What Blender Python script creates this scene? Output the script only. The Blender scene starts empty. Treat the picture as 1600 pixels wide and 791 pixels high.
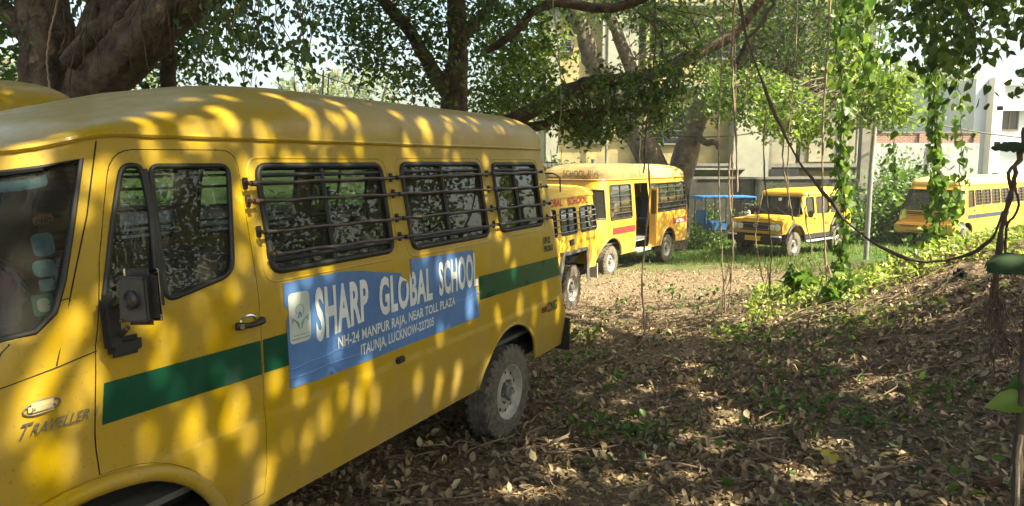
import bpy, bmesh, math, random
import numpy as np
from mathutils import Vector, Matrix
from mathutils.geometry import delaunay_2d_cdt
rad = math.radians
random.seed(7); rng = np.random.default_rng(7)
sc = bpy.context.scene
COL = sc.collection

# ------------------------------------------------------------------ camera, sky, sun, exposure
F_PX = 1156.0; EYE = Vector((0, 0, 2.2)); PITCH = rad(7.03)
cam_d = bpy.data.cameras.new('camera'); cam = bpy.data.objects.new('camera', cam_d); COL.objects.link(cam)
cam.location = EYE; cam.rotation_euler = (rad(90) - PITCH, 0, 0)
cam_d.sensor_width = 36; cam_d.lens = 36 * F_PX / 1600; cam_d.clip_start = 0.05; cam_d.clip_end = 3000
sc.camera = cam
SUN_EL = 50.0; SH = Vector((0.90, -0.436, 0)).normalized()         # horizontal direction towards the sun
SUN = Vector((SH.x * math.cos(rad(SUN_EL)), SH.y * math.cos(rad(SUN_EL)), math.sin(rad(SUN_EL))))
w = bpy.data.worlds.new('World'); sc.world = w; w.use_nodes = True
nt = w.node_tree; bg = nt.nodes['Background']
sky = nt.nodes.new('ShaderNodeTexSky'); sky.sky_type = 'NISHITA'; sky.sun_disc = False
sky.sun_elevation = rad(SUN_EL); sky.sun_rotation = math.atan2(SH.x, SH.y)
sky.dust_density = 5.0; sky.air_density = 1.0; sky.ozone_density = 1.0
nt.links.new(sky.outputs[0], bg.inputs[0]); bg.inputs[1].default_value = 0.13
sd = bpy.data.lights.new('sun', 'SUN'); sd.energy = 5.0; sd.angle = rad(0.53); sd.color = (1.0, 0.91, 0.74)
so = bpy.data.objects.new('sun', sd); COL.objects.link(so)
so.rotation_euler = SUN.to_track_quat('Z', 'Y').to_euler()
sc.view_settings.view_transform = 'Standard'; sc.view_settings.look = 'None'
sc.view_settings.exposure = 1.8; sc.view_settings.gamma = 1.0
sc.view_settings.use_white_balance = True; sc.view_settings.white_balance_temperature = 7300; sc.view_settings.white_balance_tint = 4
try:
    cy = sc.cycles
    cy.max_bounces = 10; cy.diffuse_bounces = 5; cy.glossy_bounces = 3; cy.transmission_bounces = 4
    cy.transparent_max_bounces = 12; cy.volume_bounces = 1; cy.use_denoising = True; cy.sample_clamp_indirect = 6
    cy.caustics_reflective = False; cy.caustics_refractive = False
except Exception: pass

HAZE = 0.0008
# ------------------------------------------------------------------ helpers
def cray(px, py):
    x = (px - 800) / F_PX; z = -(py - 395.5) / F_PX
    c, s = math.cos(PITCH), math.sin(PITCH)
    return Vector((x, c + s * z, -s + c * z))
def at(px, py, Y):                       # a point at depth Y seen at a photograph pixel
    r = cray(px, py); return EYE + r * (Y / r.y)

def smooth(a, b, x):
    t = min(1, max(0, (x - a) / (b - a))); return t * t * (3 - 2 * t)
def nsm(a, b, x):
    t = np.clip((x - a) / (b - a), 0, 1); return t * t * (3 - 2 * t)
def hnoise(x, y):
    return (0.5*np.sin(1.7*x+0.6*y+1.1)*np.sin(1.3*y-0.5*x) + 0.3*np.sin(3.9*x+2.1*y)*np.sin(4.3*y+.7) + 0.2*np.sin(8.3*x-5.1*y)*np.cos(7.1*y+3.3*x))
def G(x, y):
    x = np.asarray(x, float); y = np.asarray(y, float)
    base = -0.042 * np.clip(y - 7, 0, 24)
    ridge = np.where(y < 8.3, 0.34 + 0.66 * nsm(1.5, 8.3, y), 1 - 0.97 * nsm(8.9, 13.6, y))
    side = nsm(1.5, 7.9, x + 0.10 * (y - 8))
    m = 1.55 * side * ridge * (1 + 0.10 * hnoise(x * .8, y * .8))
    far = 1 - nsm(14, 24, y) * 0.6
    return base + m + 0.035 * hnoise(x, y) * far * nsm(-1.0, 1.5, np.abs(x + 1.5) + np.abs(y-5)*.1 )
def gz(x, y): return float(G(x, y))

def link(o, parent=None):
    COL.objects.link(o)
    if parent is not None: o.parent = parent
    return o
def tag(o, label=None, cat=None, group=None, kind=None):
    if label: o['label'] = label
    if cat: o['category'] = cat
    if group: o['group'] = group
    if kind: o['kind'] = kind
    return o
def thing(name, label, cat, loc=(0,0,0), rotz=0, group=None):
    o = bpy.data.objects.new(name, None); link(o); o.location = loc; o.rotation_euler = (0, 0, rotz)
    return tag(o, label, cat, group)
def empty(name, parent, loc=(0,0,0), rot=(0,0,0)):
    o = bpy.data.objects.new(name, None); link(o, parent); o.location = loc; o.rotation_euler = rot; return o
def copy_tree(o, parent=None):
    c = o.copy(); COL.objects.link(c); c.parent = parent
    for ch in o.children: copy_tree(ch, c)
    return c

class MB:
    def __init__(s): s.v = []; s.f = []
    def add(s, vs, fs):
        b = len(s.v); s.v += [tuple(v) for v in vs]; s.f += [tuple(i + b for i in f) for f in fs]; return s
    def box(s, c, d, rot=None, bev=0):
        cx, cy_, cz = c; hx, hy, hz = d[0]/2, d[1]/2, d[2]/2
        if bev:
            bm = bmesh.new(); bmesh.ops.create_cube(bm, size=1)
            for v in bm.verts: v.co = Vector((v.co.x*d[0], v.co.y*d[1], v.co.z*d[2]))
            bmesh.ops.bevel(bm, geom=bm.edges[:], offset=bev, segments=2, affect='EDGES')
            vs = [v.co.copy() for v in bm.verts]; fs = [[v.index for v in f.verts] for f in bm.faces]; bm.free()
        else:
            vs = [Vector((x*hx, y*hy, z*hz)) for x in (-1,1) for y in (-1,1) for z in (-1,1)]
            fs = [(0,1,3,2),(4,6,7,5),(0,4,5,1),(2,3,7,6),(0,2,6,4),(1,5,7,3)]
        if rot is not None: vs = [rot @ v for v in vs]
        return s.add([(v[0]+cx, v[1]+cy_, v[2]+cz) for v in vs], fs)
    def tube(s, path, r, n=8, closed=False, jit=0, cap=True):
        P = [Vector(p) for p in path]; m = len(P)
        R = r if hasattr(r, '__len__') else [r] * m
        up = Vector((0, 0, 1)); prev = None; vs = []
        for i in range(m):
            a = P[(i-1) % m] if (closed or i > 0) else P[i]; b = P[(i+1) % m] if (closed or i < m-1) else P[i]
            t = (b - a)
            t = t.normalized() if t.length > 1e-9 else Vector((0,0,1))
            if prev is None:
                x = t.cross(up); x = x if x.length > .1 else t.cross(Vector((1,0,0)))
            else: x = prev - t * prev.dot(t)
            x.normalize(); prev = x; y = t.cross(x)
            for k in range(n):
                q = 2 * math.pi * k / n; rr = R[i]
                if jit: rr *= 1 + jit * (math.sin(3*q + i*.7) * .5 + math.sin(5*q - i*.43+1) * .3 + random.uniform(-.35, .35))
                vs.append(P[i] + x * math.cos(q) * rr + y * math.sin(q) * rr)
        fs = []
        for i in range(m if closed else m - 1):
            j = (i + 1) % m
            for k in range(n):
                l = (k + 1) % n; fs.append((i*n+k, i*n+l, j*n+l, j*n+k))
        if cap and not closed: fs.append(tuple(range(n))[::-1]); fs.append(tuple((m-1)*n + k for k in range(n)))
        return s.add(vs, fs)
    def lathe(s, prof, c, axis='y', n=32, sgn=1):      # prof: (radius, offset along axis)
        vs = []
        for r, h in prof:
            for k in range(n):
                q = 2*math.pi*k/n; a, b = r*math.cos(q), r*math.sin(q)
                vs.append((c[0]+a, c[1]+h*sgn, c[2]+b) if axis == 'y' else ((c[0]+a, c[1]+b, c[2]+h*sgn) if axis == 'z' else (c[0]+h*sgn, c[1]+a, c[2]+b)))
        fs = [(i*n+k, i*n+(k+1) % n, (i+1)*n+(k+1) % n, (i+1)*n+k) for i in range(len(prof)-1) for k in range(n)]
        return s.add(vs, fs)
    def build(s, name, mat, parent=None, smooth_=True, sharp=True):
        me = bpy.data.meshes.new(name); me.from_pydata([tuple(v) for v in s.v], [], s.f); me.validate(); me.update()
        if smooth_:
            me.polygons.foreach_set('use_smooth', [True]*len(me.polygons))
            if sharp: me.set_sharp_from_angle(angle=rad(38))
        me.materials.append(mat)
        return link(bpy.data.objects.new(name, me), parent)

# ------------------------------------------------------------------ materials
def mat(name, col, rough=.6, metal=0, bump=0, bscale=30, bdist=.02, var=0, vscale=6, spec=.5, coat=0, var_col=None, dirt=None):
    m = bpy.data.materials.new(name); m.use_nodes = True; t = m.node_tree; p = t.nodes['Principled BSDF']
    p.inputs['Base Color'].default_value = (*col, 1); p.inputs['Roughness'].default_value = rough
    p.inputs['Metallic'].default_value = metal; p.inputs['Specular IOR Level'].default_value = spec
    p.inputs['Coat Weight'].default_value = coat; p.inputs['Coat Roughness'].default_value = .12
    tc = t.nodes.new('ShaderNodeTexCoord')
    if var or var_col:
        n = t.nodes.new('ShaderNodeTexNoise'); n.inputs['Scale'].default_value = vscale; n.inputs['Detail'].default_value = 7
        n.inputs['Roughness'].default_value = .65
        t.links.new(tc.outputs['Object'], n.inputs['Vector'])
        r = t.nodes.new('ShaderNodeValToRGB'); r.color_ramp.elements[0].position = .34; r.color_ramp.elements[1].position = .66
        c2 = var_col or tuple(min(1, c * (1 + var)) for c in col)
        c1 = col if var_col else tuple(c * (1 - var) for c in col)
        r.color_ramp.elements[0].color = (*c1, 1); r.color_ramp.elements[1].color = (*c2, 1)
        t.links.new(n.outputs[0], r.inputs[0]); t.links.new(r.outputs[0], p.inputs['Base Color'])
    if bump:
        n2 = t.nodes.new('ShaderNodeTexNoise'); n2.inputs['Scale'].default_value = bscale; n2.inputs['Detail'].default_value = 6
        b = t.nodes.new('ShaderNodeBump'); b.inputs['Strength'].default_value = bump; b.inputs['Distance'].default_value = bdist
        t.links.new(tc.outputs['Object'], n2.inputs['Vector']); t.links.new(n2.outputs[0], b.inputs['Height']); t.links.new(b.outputs[0], p.inputs['Normal'])
    return m
def paint(name, col, dust=(.36,.27,.12), amt=.55, rough=.34):
    """old vehicle paint: streaks of dust, fade and fine scratches"""
    m = mat(name, col, rough, coat=.12); t = m.node_tree; p = t.nodes['Principled BSDF']
    L = t.links; tc = t.nodes['Texture Coordinate']
    mp = t.nodes.new('ShaderNodeMapping'); mp.inputs['Scale'].default_value = (2.2, 2.2, .55); L.new(tc.outputs['Object'], mp.inputs[0])
    n = t.nodes.new('ShaderNodeTexNoise'); n.inputs['Scale'].default_value = 2.2; n.inputs['Detail'].default_value = 9; n.inputs['Roughness'].default_value = .68
    L.new(mp.outputs[0], n.inputs['Vector'])
    r = t.nodes.new('ShaderNodeValToRGB'); r.color_ramp.elements[0].position = .42; r.color_ramp.elements[1].position = .78
    r.color_ramp.elements[0].color = (0,0,0,1); r.color_ramp.elements[1].color = (amt,)*3 + (1,)
    L.new(n.outputs[0], r.inputs[0])
    n3 = t.nodes.new('ShaderNodeTexNoise'); n3.inputs['Scale'].default_value = 55; n3.inputs['Detail'].default_value = 3; L.new(tc.outputs['Object'], n3.inputs['Vector'])
    r3 = t.nodes.new('ShaderNodeValToRGB'); r3.color_ramp.elements[0].position = .62; r3.color_ramp.elements[1].position = .72
    r3.color_ramp.elements[0].color = (0,0,0,1); r3.color_ramp.elements[1].color = (.8,)*3 + (1,); L.new(n3.outputs[0], r3.inputs[0])
    mx = t.nodes.new('ShaderNodeMix'); mx.data_type = 'RGBA'; mx.inputs['A'].default_value = (*col, 1); mx.inputs['B'].default_value = (*dust, 1)
    sz_ = t.nodes.new('ShaderNodeSeparateXYZ'); L.new(tc.outputs['Object'], sz_.inputs[0])      # road dust low on the panels
    md = t.nodes.new('ShaderNodeMapRange'); md.inputs['From Min'].default_value = 1.05; md.inputs['From Max'].default_value = .45; md.inputs['To Max'].default_value = .85; L.new(sz_.outputs['Z'], md.inputs[0])
    mm = t.nodes.new('ShaderNodeMath'); mm.operation = 'MULTIPLY'; L.new(md.outputs[0], mm.inputs[0]); L.new(n.outputs[0], mm.inputs[1])
    ma = t.nodes.new('ShaderNodeMath'); ma.operation = 'ADD'; ma.use_clamp = True; L.new(mm.outputs[0], ma.inputs[0]); L.new(r.outputs[0], ma.inputs[1]); L.new(ma.outputs[0], mx.inputs['Factor'])
    mx2 = t.nodes.new('ShaderNodeMix'); mx2.data_type = 'RGBA'; mx2.inputs['B'].default_value = (*[c*.45 for c in dust], 1)
    L.new(mx.outputs['Result'], mx2.inputs['A'])
    ml = t.nodes.new('ShaderNodeMath'); ml.operation = 'MULTIPLY'; L.new(r3.outputs[0], ml.inputs[0]); L.new(n.outputs[0], ml.inputs[1])
    L.new(ml.outputs[0], mx2.inputs['Factor']); L.new(mx2.outputs['Result'], p.inputs['Base Color'])
    ra = t.nodes.new('ShaderNodeMapRange'); ra.inputs['From Min'].default_value = .3; ra.inputs['From Max'].default_value = .75
    ra.inputs['To Min'].default_value = rough*.8; ra.inputs['To Max'].default_value = rough*2.0; L.new(n.outputs[0], ra.inputs[0]); L.new(ra.outputs[0], p.inputs['Roughness'])
    nb = t.nodes.new('ShaderNodeTexNoise'); nb.inputs['Scale'].default_value = 3.0; nb.inputs['Detail'].default_value = 2; L.new(tc.outputs['Object'], nb.inputs['Vector'])
    b = t.nodes.new('ShaderNodeBump'); b.inputs['Strength'].default_value = .16; b.inputs['Distance'].default_value = .06
    L.new(nb.outputs[0], b.inputs['Height']); L.new(b.outputs[0], p.inputs['Normal'])
    return m
def glass(name, tint=(.30,.34,.32), k=1.0):
    m = bpy.data.materials.new(name); m.use_nodes = True; t = m.node_tree; t.nodes.clear(); L = t.links
    o = t.nodes.new('ShaderNodeOutputMaterial'); mx = t.nodes.new('ShaderNodeMixShader'); tr = t.nodes.new('ShaderNodeBsdfTransparent')
    g = t.nodes.new('ShaderNodeBsdfGlossy'); g.inputs['Roughness'].default_value = .0; g.inputs['Color'].default_value = (.9,.95,.95,1)
    tr.inputs['Color'].default_value = (*tint, 1)
    fr0 = t.nodes.new('ShaderNodeLayerWeight'); fr0.inputs[0].default_value = .5; fr = t.nodes.new('ShaderNodeMath'); fr.operation = 'POWER'; fr.inputs[1].default_value = 3.2; L.new(fr0.outputs['Facing'], fr.inputs[0])
    ml = t.nodes.new('ShaderNodeMath'); ml.operation = 'MULTIPLY_ADD'; ml.inputs[1].default_value = .8*k; ml.inputs[2].default_value = .038*k; ml.use_clamp = True
    L.new(fr.outputs[0], ml.inputs[0]); L.new(ml.outputs[0], mx.inputs[0]); L.new(tr.outputs[0], mx.inputs[1]); L.new(g.outputs[0], mx.inputs[2])
    d = t.nodes.new('ShaderNodeBsdfDiffuse'); d.inputs[0].default_value = (.25,.24,.2,1)       # dust film
    m2 = t.nodes.new('ShaderNodeMixShader'); m2.inputs[0].default_value = .09
    L.new(mx.outputs[0], m2.inputs[1]); L.new(d.outputs[0], m2.inputs[2]); L.new(m2.outputs[0], o.inputs[0])
    return m
def leafmat(name, c1, c2, c3=None, transl=.38, rough=.42, back=None):
    m = bpy.data.materials.new(name); m.use_nodes = True; t = m.node_tree; L = t.links; p = t.nodes['Principled BSDF']
    a = t.nodes.new('ShaderNodeAttribute'); a.attribute_name = 'tint'
    r = t.nodes.new('ShaderNodeValToRGB'); e = r.color_ramp.elements; e[0].color = (*c1, 1); e[1].color = (*c2, 1)
    if c3: x = e.new(.5); x.color = (*c3, 1)
    L.new(a.outputs['Fac'], r.inputs[0]); L.new(r.outputs[0], p.inputs['Base Color']); p.inputs['Roughness'].default_value = rough
    if transl:
        tr = t.nodes.new('ShaderNodeBsdfTranslucent'); h = t.nodes.new('ShaderNodeHueSaturation'); h.inputs['Value'].default_value = 1.6; h.inputs['Hue'].default_value = .485
        L.new(r.outputs[0], h.inputs['Color']); L.new(h.outputs[0], tr.inputs[0])
        mx = t.nodes.new('ShaderNodeMixShader'); mx.inputs[0].default_value = transl
        L.new(p.outputs[0], mx.inputs[1]); L.new(tr.outputs[0], mx.inputs[2]); L.new(mx.outputs[0], t.nodes['Material Output'].inputs[0])
    return m
YEL = (.45, .292, .004)
M = dict(
 yellow=paint('school yellow paint', YEL), yellow2=paint('old orange yellow paint', (.58,.31,.02), (.45,.32,.13), .5, .4),
 fadedyellow=paint('sun bleached roof paint', (.60,.45,.13), (.40,.34,.20), .6, .5), yellow3=paint('bright yellow paint', (.72,.47,.025), (.55,.42,.2), .4, .4), yellow4=paint('jeep mustard paint', (.56,.34,.02), (.4,.3,.14), .4, .35),
 green=mat('green tape', (.003,.07,.036), .35, var=.2, vscale=5), blue=mat('banner vinyl', (.09,.205,.48), .4, var=.22, vscale=2.5, bump=.5, bscale=5),
 white=mat('white lettering', (.72,.78,.80), .4, var=.1, vscale=9), logo=mat('pale panel', (.55,.62,.60), .4, var=.08), ink=mat('faded ink', (.22,.36,.36), .6), inkblue=mat('blue ink', (.12,.25,.5), .6),
 rubber=mat('black rubber', (.018,.019,.018), .55), black=mat('black plastic', (.022,.022,.022), .5, bump=.2, bscale=80), rod=mat('painted rod', (.035,.03,.028), .45, var=.4, vscale=20, var_col=(.09,.05,.035)),
 tyre=mat('dusty tyre', (.06,.055,.048), .9, bump=.5, bscale=60, var_col=(.17,.15,.12), vscale=14), rim=mat('dirty steel rim', (.30,.29,.27), .55, metal=.3, var_col=(.48,.47,.43), vscale=20),
 dark=mat('dark void', (.012,.012,.012), .9), chrome=mat('chrome', (.75,.75,.72), .2, metal=.9), grey=mat('grey plastic', (.13,.13,.13), .6), dgrey=mat('dark grey plastic', (.05,.05,.048), .6), brownpaint=mat('faded brown lettering', (.13,.075,.02), .8), palegrey=mat('pale grey paint', (.55,.56,.57), .5, var=.12),
 seat=mat('seat cloth', (.09,.10,.13), .9, var=.3), inner=mat('cabin lining', (.30,.26,.17), .8, var=.2), red=mat('red paint', (.50,.03,.03), .5, var=.2, vscale=20), maroon=mat('maroon stripe', (.25,.03,.025), .5, var=.25, vscale=10),
 blackpaint=mat('black lettering', (.02,.018,.015), .6), greylet=mat('green black lettering', (.02,.06,.03), .6), navy=mat('navy stripe', (.03,.045,.075), .5, var=.2), ricks=mat('blue rickshaw roof', (.04,.20,.50), .5, var=.15), ricks2=mat('blue plastic seat', (.03,.13,.30), .6),
 glass=glass('tinted window glass', (.42,.46,.44), .8), wglass=glass('windscreen glass', (.30,.33,.32), .3), fglass=glass('dusty bus glass', (.12,.14,.14), 1.1), mirror=mat('mirror glass', (.6,.65,.65), .05, metal=1),
 amber=mat('dull indicator lens', (.55,.45,.26), .3), lamp=mat('lamp lens', (.7,.72,.7), .15), sky=mat('blue sticker', (.12,.42,.65), .4, var_col=(.35,.62,.72), vscale=30), sticker=mat('white sticker', (.62,.66,.64), .5), tealst=mat('green sticker', (.05,.25,.18), .5), rust=mat('orange sticker', (.6,.25,.08), .5, var=.2),
 steel=mat('galvanised steel pole', (.24,.25,.25), .5, metal=.3, var=.15), ykplate=mat('yellow number plate', (.75,.5,.08), .5), weath=mat('weathered roof tarp', (.12,.085,.035), .9, bump=.5, bscale=9, var_col=(.30,.20,.07), vscale=3),
)

# ------------------------------------------------------------------ panels: 2D outlines with holes mapped onto curved surfaces
def inpoly(P, poly):
    x, y = P[:, 0], P[:, 1]; r = np.zeros(len(P), bool); n = len(poly); j = n - 1
    for i in range(n):
        xi, yi = poly[i]; xj, yj = poly[j]
        c = ((yi > y) != (yj > y)) & (x < (xj - xi) * (y - yi) / ((yj - yi) or 1e-12) + xi)
        r ^= c; j = i
    return r
def segd(P, a, b):
    a = np.array(a); b = np.array(b); d = b - a; t = np.clip(((P - a) @ d) / max(d @ d, 1e-12), 0, 1)
    return np.linalg.norm(P - (a + t[:, None] * d), axis=1)
def dense(poly, step):
    o = []; n = len(poly)
    for i in range(n):
        a = poly[i]; b = poly[(i+1) % n]; L = math.dist(a, b); k = max(1, int(math.ceil(L / step)))
        for q in range(k): o.append((a[0] + (b[0]-a[0])*q/k, a[1] + (b[1]-a[1])*q/k))
    return o
def rpoly(pts, r, n=5):
    o = []; m = len(pts)
    for i in range(m):
        p = Vector(pts[i]); a = (Vector(pts[i-1]) - p); b = (Vector(pts[(i+1) % m]) - p)
        ri = r[i] if hasattr(r, '__len__') else r
        d = min(ri, a.length*.48, b.length*.48); A = p + a.normalized()*d; B = p + b.normalized()*d
        if ri <= 0: o.append(tuple(p)); continue
        for k in range(n+1):
            t = k / n; q = A*(1-t)**2 + p*2*t*(1-t) + B*t*t; o.append((q.x, q.y))
    return o
def rect(x0, z0, x1, z1, r=.0, n=5):
    p = [(x0, z0), (x1, z0), (x1, z1), (x0, z1)]
    return rpoly(p, r, n) if r else p
def circ(x, z, r, n=28, a0=0, a1=360): return [(x + r*math.cos(rad(a0+(a1-a0)*k/n)), z + r*math.sin(rad(a0+(a1-a0)*k/n))) for k in range(n + (0 if a1-a0 == 360 else 1))]
def panel2d(outline, holes=(), step=.06, rows=()):
    pts = []; edges = []
    loops = [dense(outline, step)] + [dense(h, step) for h in holes]
    for lp in loops:
        b = len(pts); pts += lp; n = len(lp); edges += [(b+i, b+(i+1) % n) for i in range(n)]
    A = np.array(outline); x0, y0 = A.min(0); x1, y1 = A.max(0)
    gx = np.arange(x0, x1 + step, step); gy = sorted(set(list(np.arange(y0, y1 + step, step)) + [r for r in rows if y0 < r < y1]))
    GP = np.array([(x + 1e-4*math.sin(37*y), y + 1e-4*math.sin(53*x)) for x in gx for y in gy])
    keep = inpoly(GP, outline)
    for h in holes: keep &= ~inpoly(GP, h)
    GP = GP[keep]
    for lp in loops:
        n = len(lp)
        k = np.ones(len(GP), bool)
        for i in range(n):
            if len(GP): k &= segd(GP, lp[i], lp[(i+1) % n]) > step*.3
        GP = GP[k]
    pts += [tuple(p) for p in GP]
    res = delaunay_2d_cdt([Vector(p) for p in pts], edges, [], 0, 1e-6)
    V = np.array([(v.x, v.y) for v in res[0]]); Fc = [tuple(f) for f in res[2]]
    C = np.array([V[list(f)].mean(0) for f in Fc]); k = inpoly(C, outline)
    for h in holes: k &= ~inpoly(C, h)
    return V, [f for f, q in zip(Fc, k) if q]

def lerp_tab(tab, z):
    if z <= tab[0][0]: return tab[0][1]
    for (a, va), (b, vb) in zip(tab, tab[1:]):
        if z <= b: t = (z-a)/(b-a); return va + (vb-va)*t
    return tab[-1][1]
class Shell:
    """vehicle body surface: u runs along the side (equal to x there) and on round both ends, z is height"""
    def __init__(s, hw, sf, sr, rf, rr, a, b, LF=1.5, LR=1.1):
        s.T = (hw, sf, sr, rf, rr); s.a = a; s.b = b; s.LF = LF; s.LR = LR; s.drop = None
    def get(s, z): return [lerp_tab(t, z) for t in s.T]
    def P(s, u, z, off=0, side=1):
        hw, sf, sr, rf, rr = s.get(z)
        if u > s.b: D = sf - rf + rf*math.pi/2 + hw - rf; d = s.b + (u - s.b) * (D - s.b) / s.LF
        elif u < s.a: D = -(sr + rr) + rr*math.pi/2 + hw - rr; d = s.a - (s.a - u) * (D + s.a) / s.LR
        else: d = u
        if d > sf - rf:
            e = d - (sf - rf); q = e / rf
            if q < math.pi/2: x = sf - rf + rf*math.sin(q); y = hw - rf + rf*math.cos(q); n = (math.sin(q), math.cos(q))
            else: x = sf; y = hw - rf - (e - rf*math.pi/2); n = (1, 0)
        elif d < sr + rr:
            e = (sr + rr) - d; q = e / rr
            if q < math.pi/2: x = sr + rr - rr*math.sin(q); y = hw - rr + rr*math.cos(q); n = (-math.sin(q), math.cos(q))
            else: x = sr; y = hw - rr - (e - rr*math.pi/2); n = (-1, 0)
        else: x = d; y = hw; n = (0, 1)
        return Vector((x + n[0]*off, (y + n[1]*off) * side, z - (s.drop(x, z) if s.drop else 0)))
    def sheet(s, name, m, parent, outline, holes=(), off=0, side=1, step=.06, rows=()):
        V, Fc = panel2d(outline, holes, step, rows)
        b = MB(); b.add([s.P(x, z, off, side) for x, z in V], Fc); return b.build(name, m, parent, sharp=False)
    def ring(s, name, m, parent, outline, r, off=0, side=1, step=.05, n=6, mb=None):
        b = mb or MB(); b.tube([s.P(x, z, off, side) for x, z in dense(outline, step)], r, n, closed=True)
        return b if mb is not None else b.build(name, m, parent, sharp=False)
def dome(name, m, parent, sh, z0, h, kf, kr, step=28, rings=8, ex=.75, sag=0, hz=None):
    us = [sh.b + sh.LF - (sh.LF + sh.LR + sh.b - sh.a) * i / (step*3) for i in range(step*3 + 1)]
    b = MB(); loops = []
    per = [sh.P(u, z0, .015, 1) for u in us] + [sh.P(u, z0, .015, -1) for u in reversed(us)][1:-1]
    x1 = max(p.x for p in per) - kf; x0 = min(p.x for p in per) + kr; vs = []; n = len(per)
    for j in range(rings + 1):
        q = (j / rings) * math.pi/2
        for p in per:
            cx_ = min(x1, max(x0, p.x)); t = math.cos(q)
            fx = cx_ + (p.x - cx_) * t; fy = p.y * (t ** .8)
            hh = h if hz is None else h * hz(fx)
            vs.append((fx, fy, z0 - (sh.drop(fx, z0) if sh.drop else 0) + hh * math.sin(q) ** ex))
    fs = [(j*n+i, j*n+(i+1) % n, (j+1)*n+(i+1) % n, (j+1)*n+i) for j in range(rings) for i in range(n)]
    b.add(vs, fs); return b.build(name, m, parent, sharp=False)

def letters(txt, size, width=None, bold=0, font_shear=0, sx=1):
    cu = bpy.data.curves.new('t', 'FONT'); cu.body = txt; cu.size = size; cu.offset = bold; cu.shear = font_shear; cu.resolution_u = 3; cu.space_character = 1.0 + bold*2.2
    o = bpy.data.objects.new('t', cu); COL.objects.link(o); bpy.context.view_layer.update()
    me = o.to_mesh(); V = np.array([tuple(v.co) for v in me.vertices]); Fc = [tuple(p.vertices) for p in me.polygons]; o.to_mesh_clear()
    bpy.data.objects.remove(o); bpy.data.curves.remove(cu)
    V = V[:, :2].copy(); V[:, 0] -= V[:, 0].min()
    if width: V[:, 0] *= width / V[:, 0].max()
    else: V[:, 0] *= sx
    return V, Fc
def text_on(name, m, parent, txt, f, size, width=None, bold=0, shear=0, drop=None):
    """f maps (along, up) to 3D"""
    V, Fc = letters(txt, size, width, bold, shear)
    if drop is not None: Fc = [q for q in Fc if not drop(V[list(q)].mean(0))]
    b = MB(); b.add([f(x, y) for x, y in V], Fc); return b.build(name, m, parent, smooth_=False)

def _w(): pass
def wheel(parent, x, y, r=.375, wd=.2, rimr=.225, side=1, rimmat='rim'):
    w_ = empty('wheel', parent, (x, y*side, r))
    s = side
    t = MB(); hw = wd/2
    prof = [(rimr*.98, -hw*.7), (rimr*1.02, -hw), (r*.86, -hw*1.02), (r*.96, -hw*.9), (r, -hw*.7), (r*.994, -.01), (r*.97, 0), (r*.994, .01), (r, hw*.7), (r*.96, hw*.9), (r*.86, hw*1.02), (rimr*1.04, hw), (rimr, hw*.8)]
    t.lathe(prof, (0, 0, 0), 'y', 44, s)
    for k in range(30):                                         # shoulder lugs
        q = 2*math.pi*k/30; R = Matrix.Rotation(-q, 3, 'Y')
        for sg in (-1, 1):
            c = R @ Vector((r*.975, 0, 0)); t.box((c.x, sg*hw*.80, c.z), (.035, hw*.34, .028), R)
    t.build('tyre', M['tyre'], w_)
    ri = MB(); ri.lathe([(rimr*1.03, hw*.98), (rimr*.99, hw*.96), (rimr*.95, hw*.72), (rimr*.86, hw*.5), (rimr*.80, hw*.42), (rimr*.62, hw*.62), (rimr*.45, hw*.66), (rimr*.40, hw*.40), (0, hw*.38)], (0,0,0), 'y', 40, s)
    ri.build('rim', M[rimmat], w_)
    hb = MB(); hb.lathe([(rimr*.24, hw*.3), (rimr*.24, hw*.85), (rimr*.18, hw*.98), (0, hw*1.0)], (0,0,0), 'y', 16, s)
    for k in range(6):
        q = 2*math.pi*k/6; hb.lathe([(.012, hw*.4), (.012, hw*.8), (0, hw*.82)], (rimr*.52*math.cos(q)*.8, 0, rimr*.52*math.sin(q)*.8), 'y', 6, s)
    hb.build('hub', M['grey'], w_)
    hl = MB()
    for k in range(10):
        q = 2*math.pi*(k+.5)/10; hl.lathe([(.016, hw*.56), (0, hw*.58)], (rimr*.71*math.cos(q), 0, rimr*.71*math.sin(q)), 'y', 8, s)
    hl.build('rim_slot', M['dark'], w_)
    return w_
def arch_lip(sh, parent, s, z, r, m, side=1, rr=.022, a0=-5, a1=185, flare=.02):
    b = MB(); P = [sh.P(s + r*math.cos(rad(a)), z + r*math.sin(rad(a)), flare, side) for a in np.linspace(a0, a1, 26)]
    b.tube(P, rr, 8); return b.build('wheel_arch', m, parent, sharp=False)
def window(sh, parent, poly, side=1, gm='glass', mull=(), fr=.022, name='window', rail=False, fm='rubber'):
    w_ = sh.ring(name, M[fm], parent, poly, fr, .002, side)
    zs = [p[1] for p in poly]; z0, z1 = min(zs), max(zs)
    sh.sheet('pane', M[gm], w_, poly, (), -.012, side, .12)
    if mull or rail:
        b = MB()
        for mx in mull: b.tube([sh.P(mx, z, -.002, side) for z in np.linspace(z0+.01, z1-.01, 6)], .013, 6)
        if rail:
            xs = [p[0] for p in poly]; b.tube([sh.P(x, z0+.05, -.004, side) for x in np.linspace(min(xs)+.02, max(xs)-.02, 8)], .014, 6)
            b.tube([sh.P(x, z1-.045, -.004, side) for x in np.linspace(min(xs)+.02, max(xs)-.02, 8)], .012, 6)
        b.build('mullion', M[fm], w_)
    return w_
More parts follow.
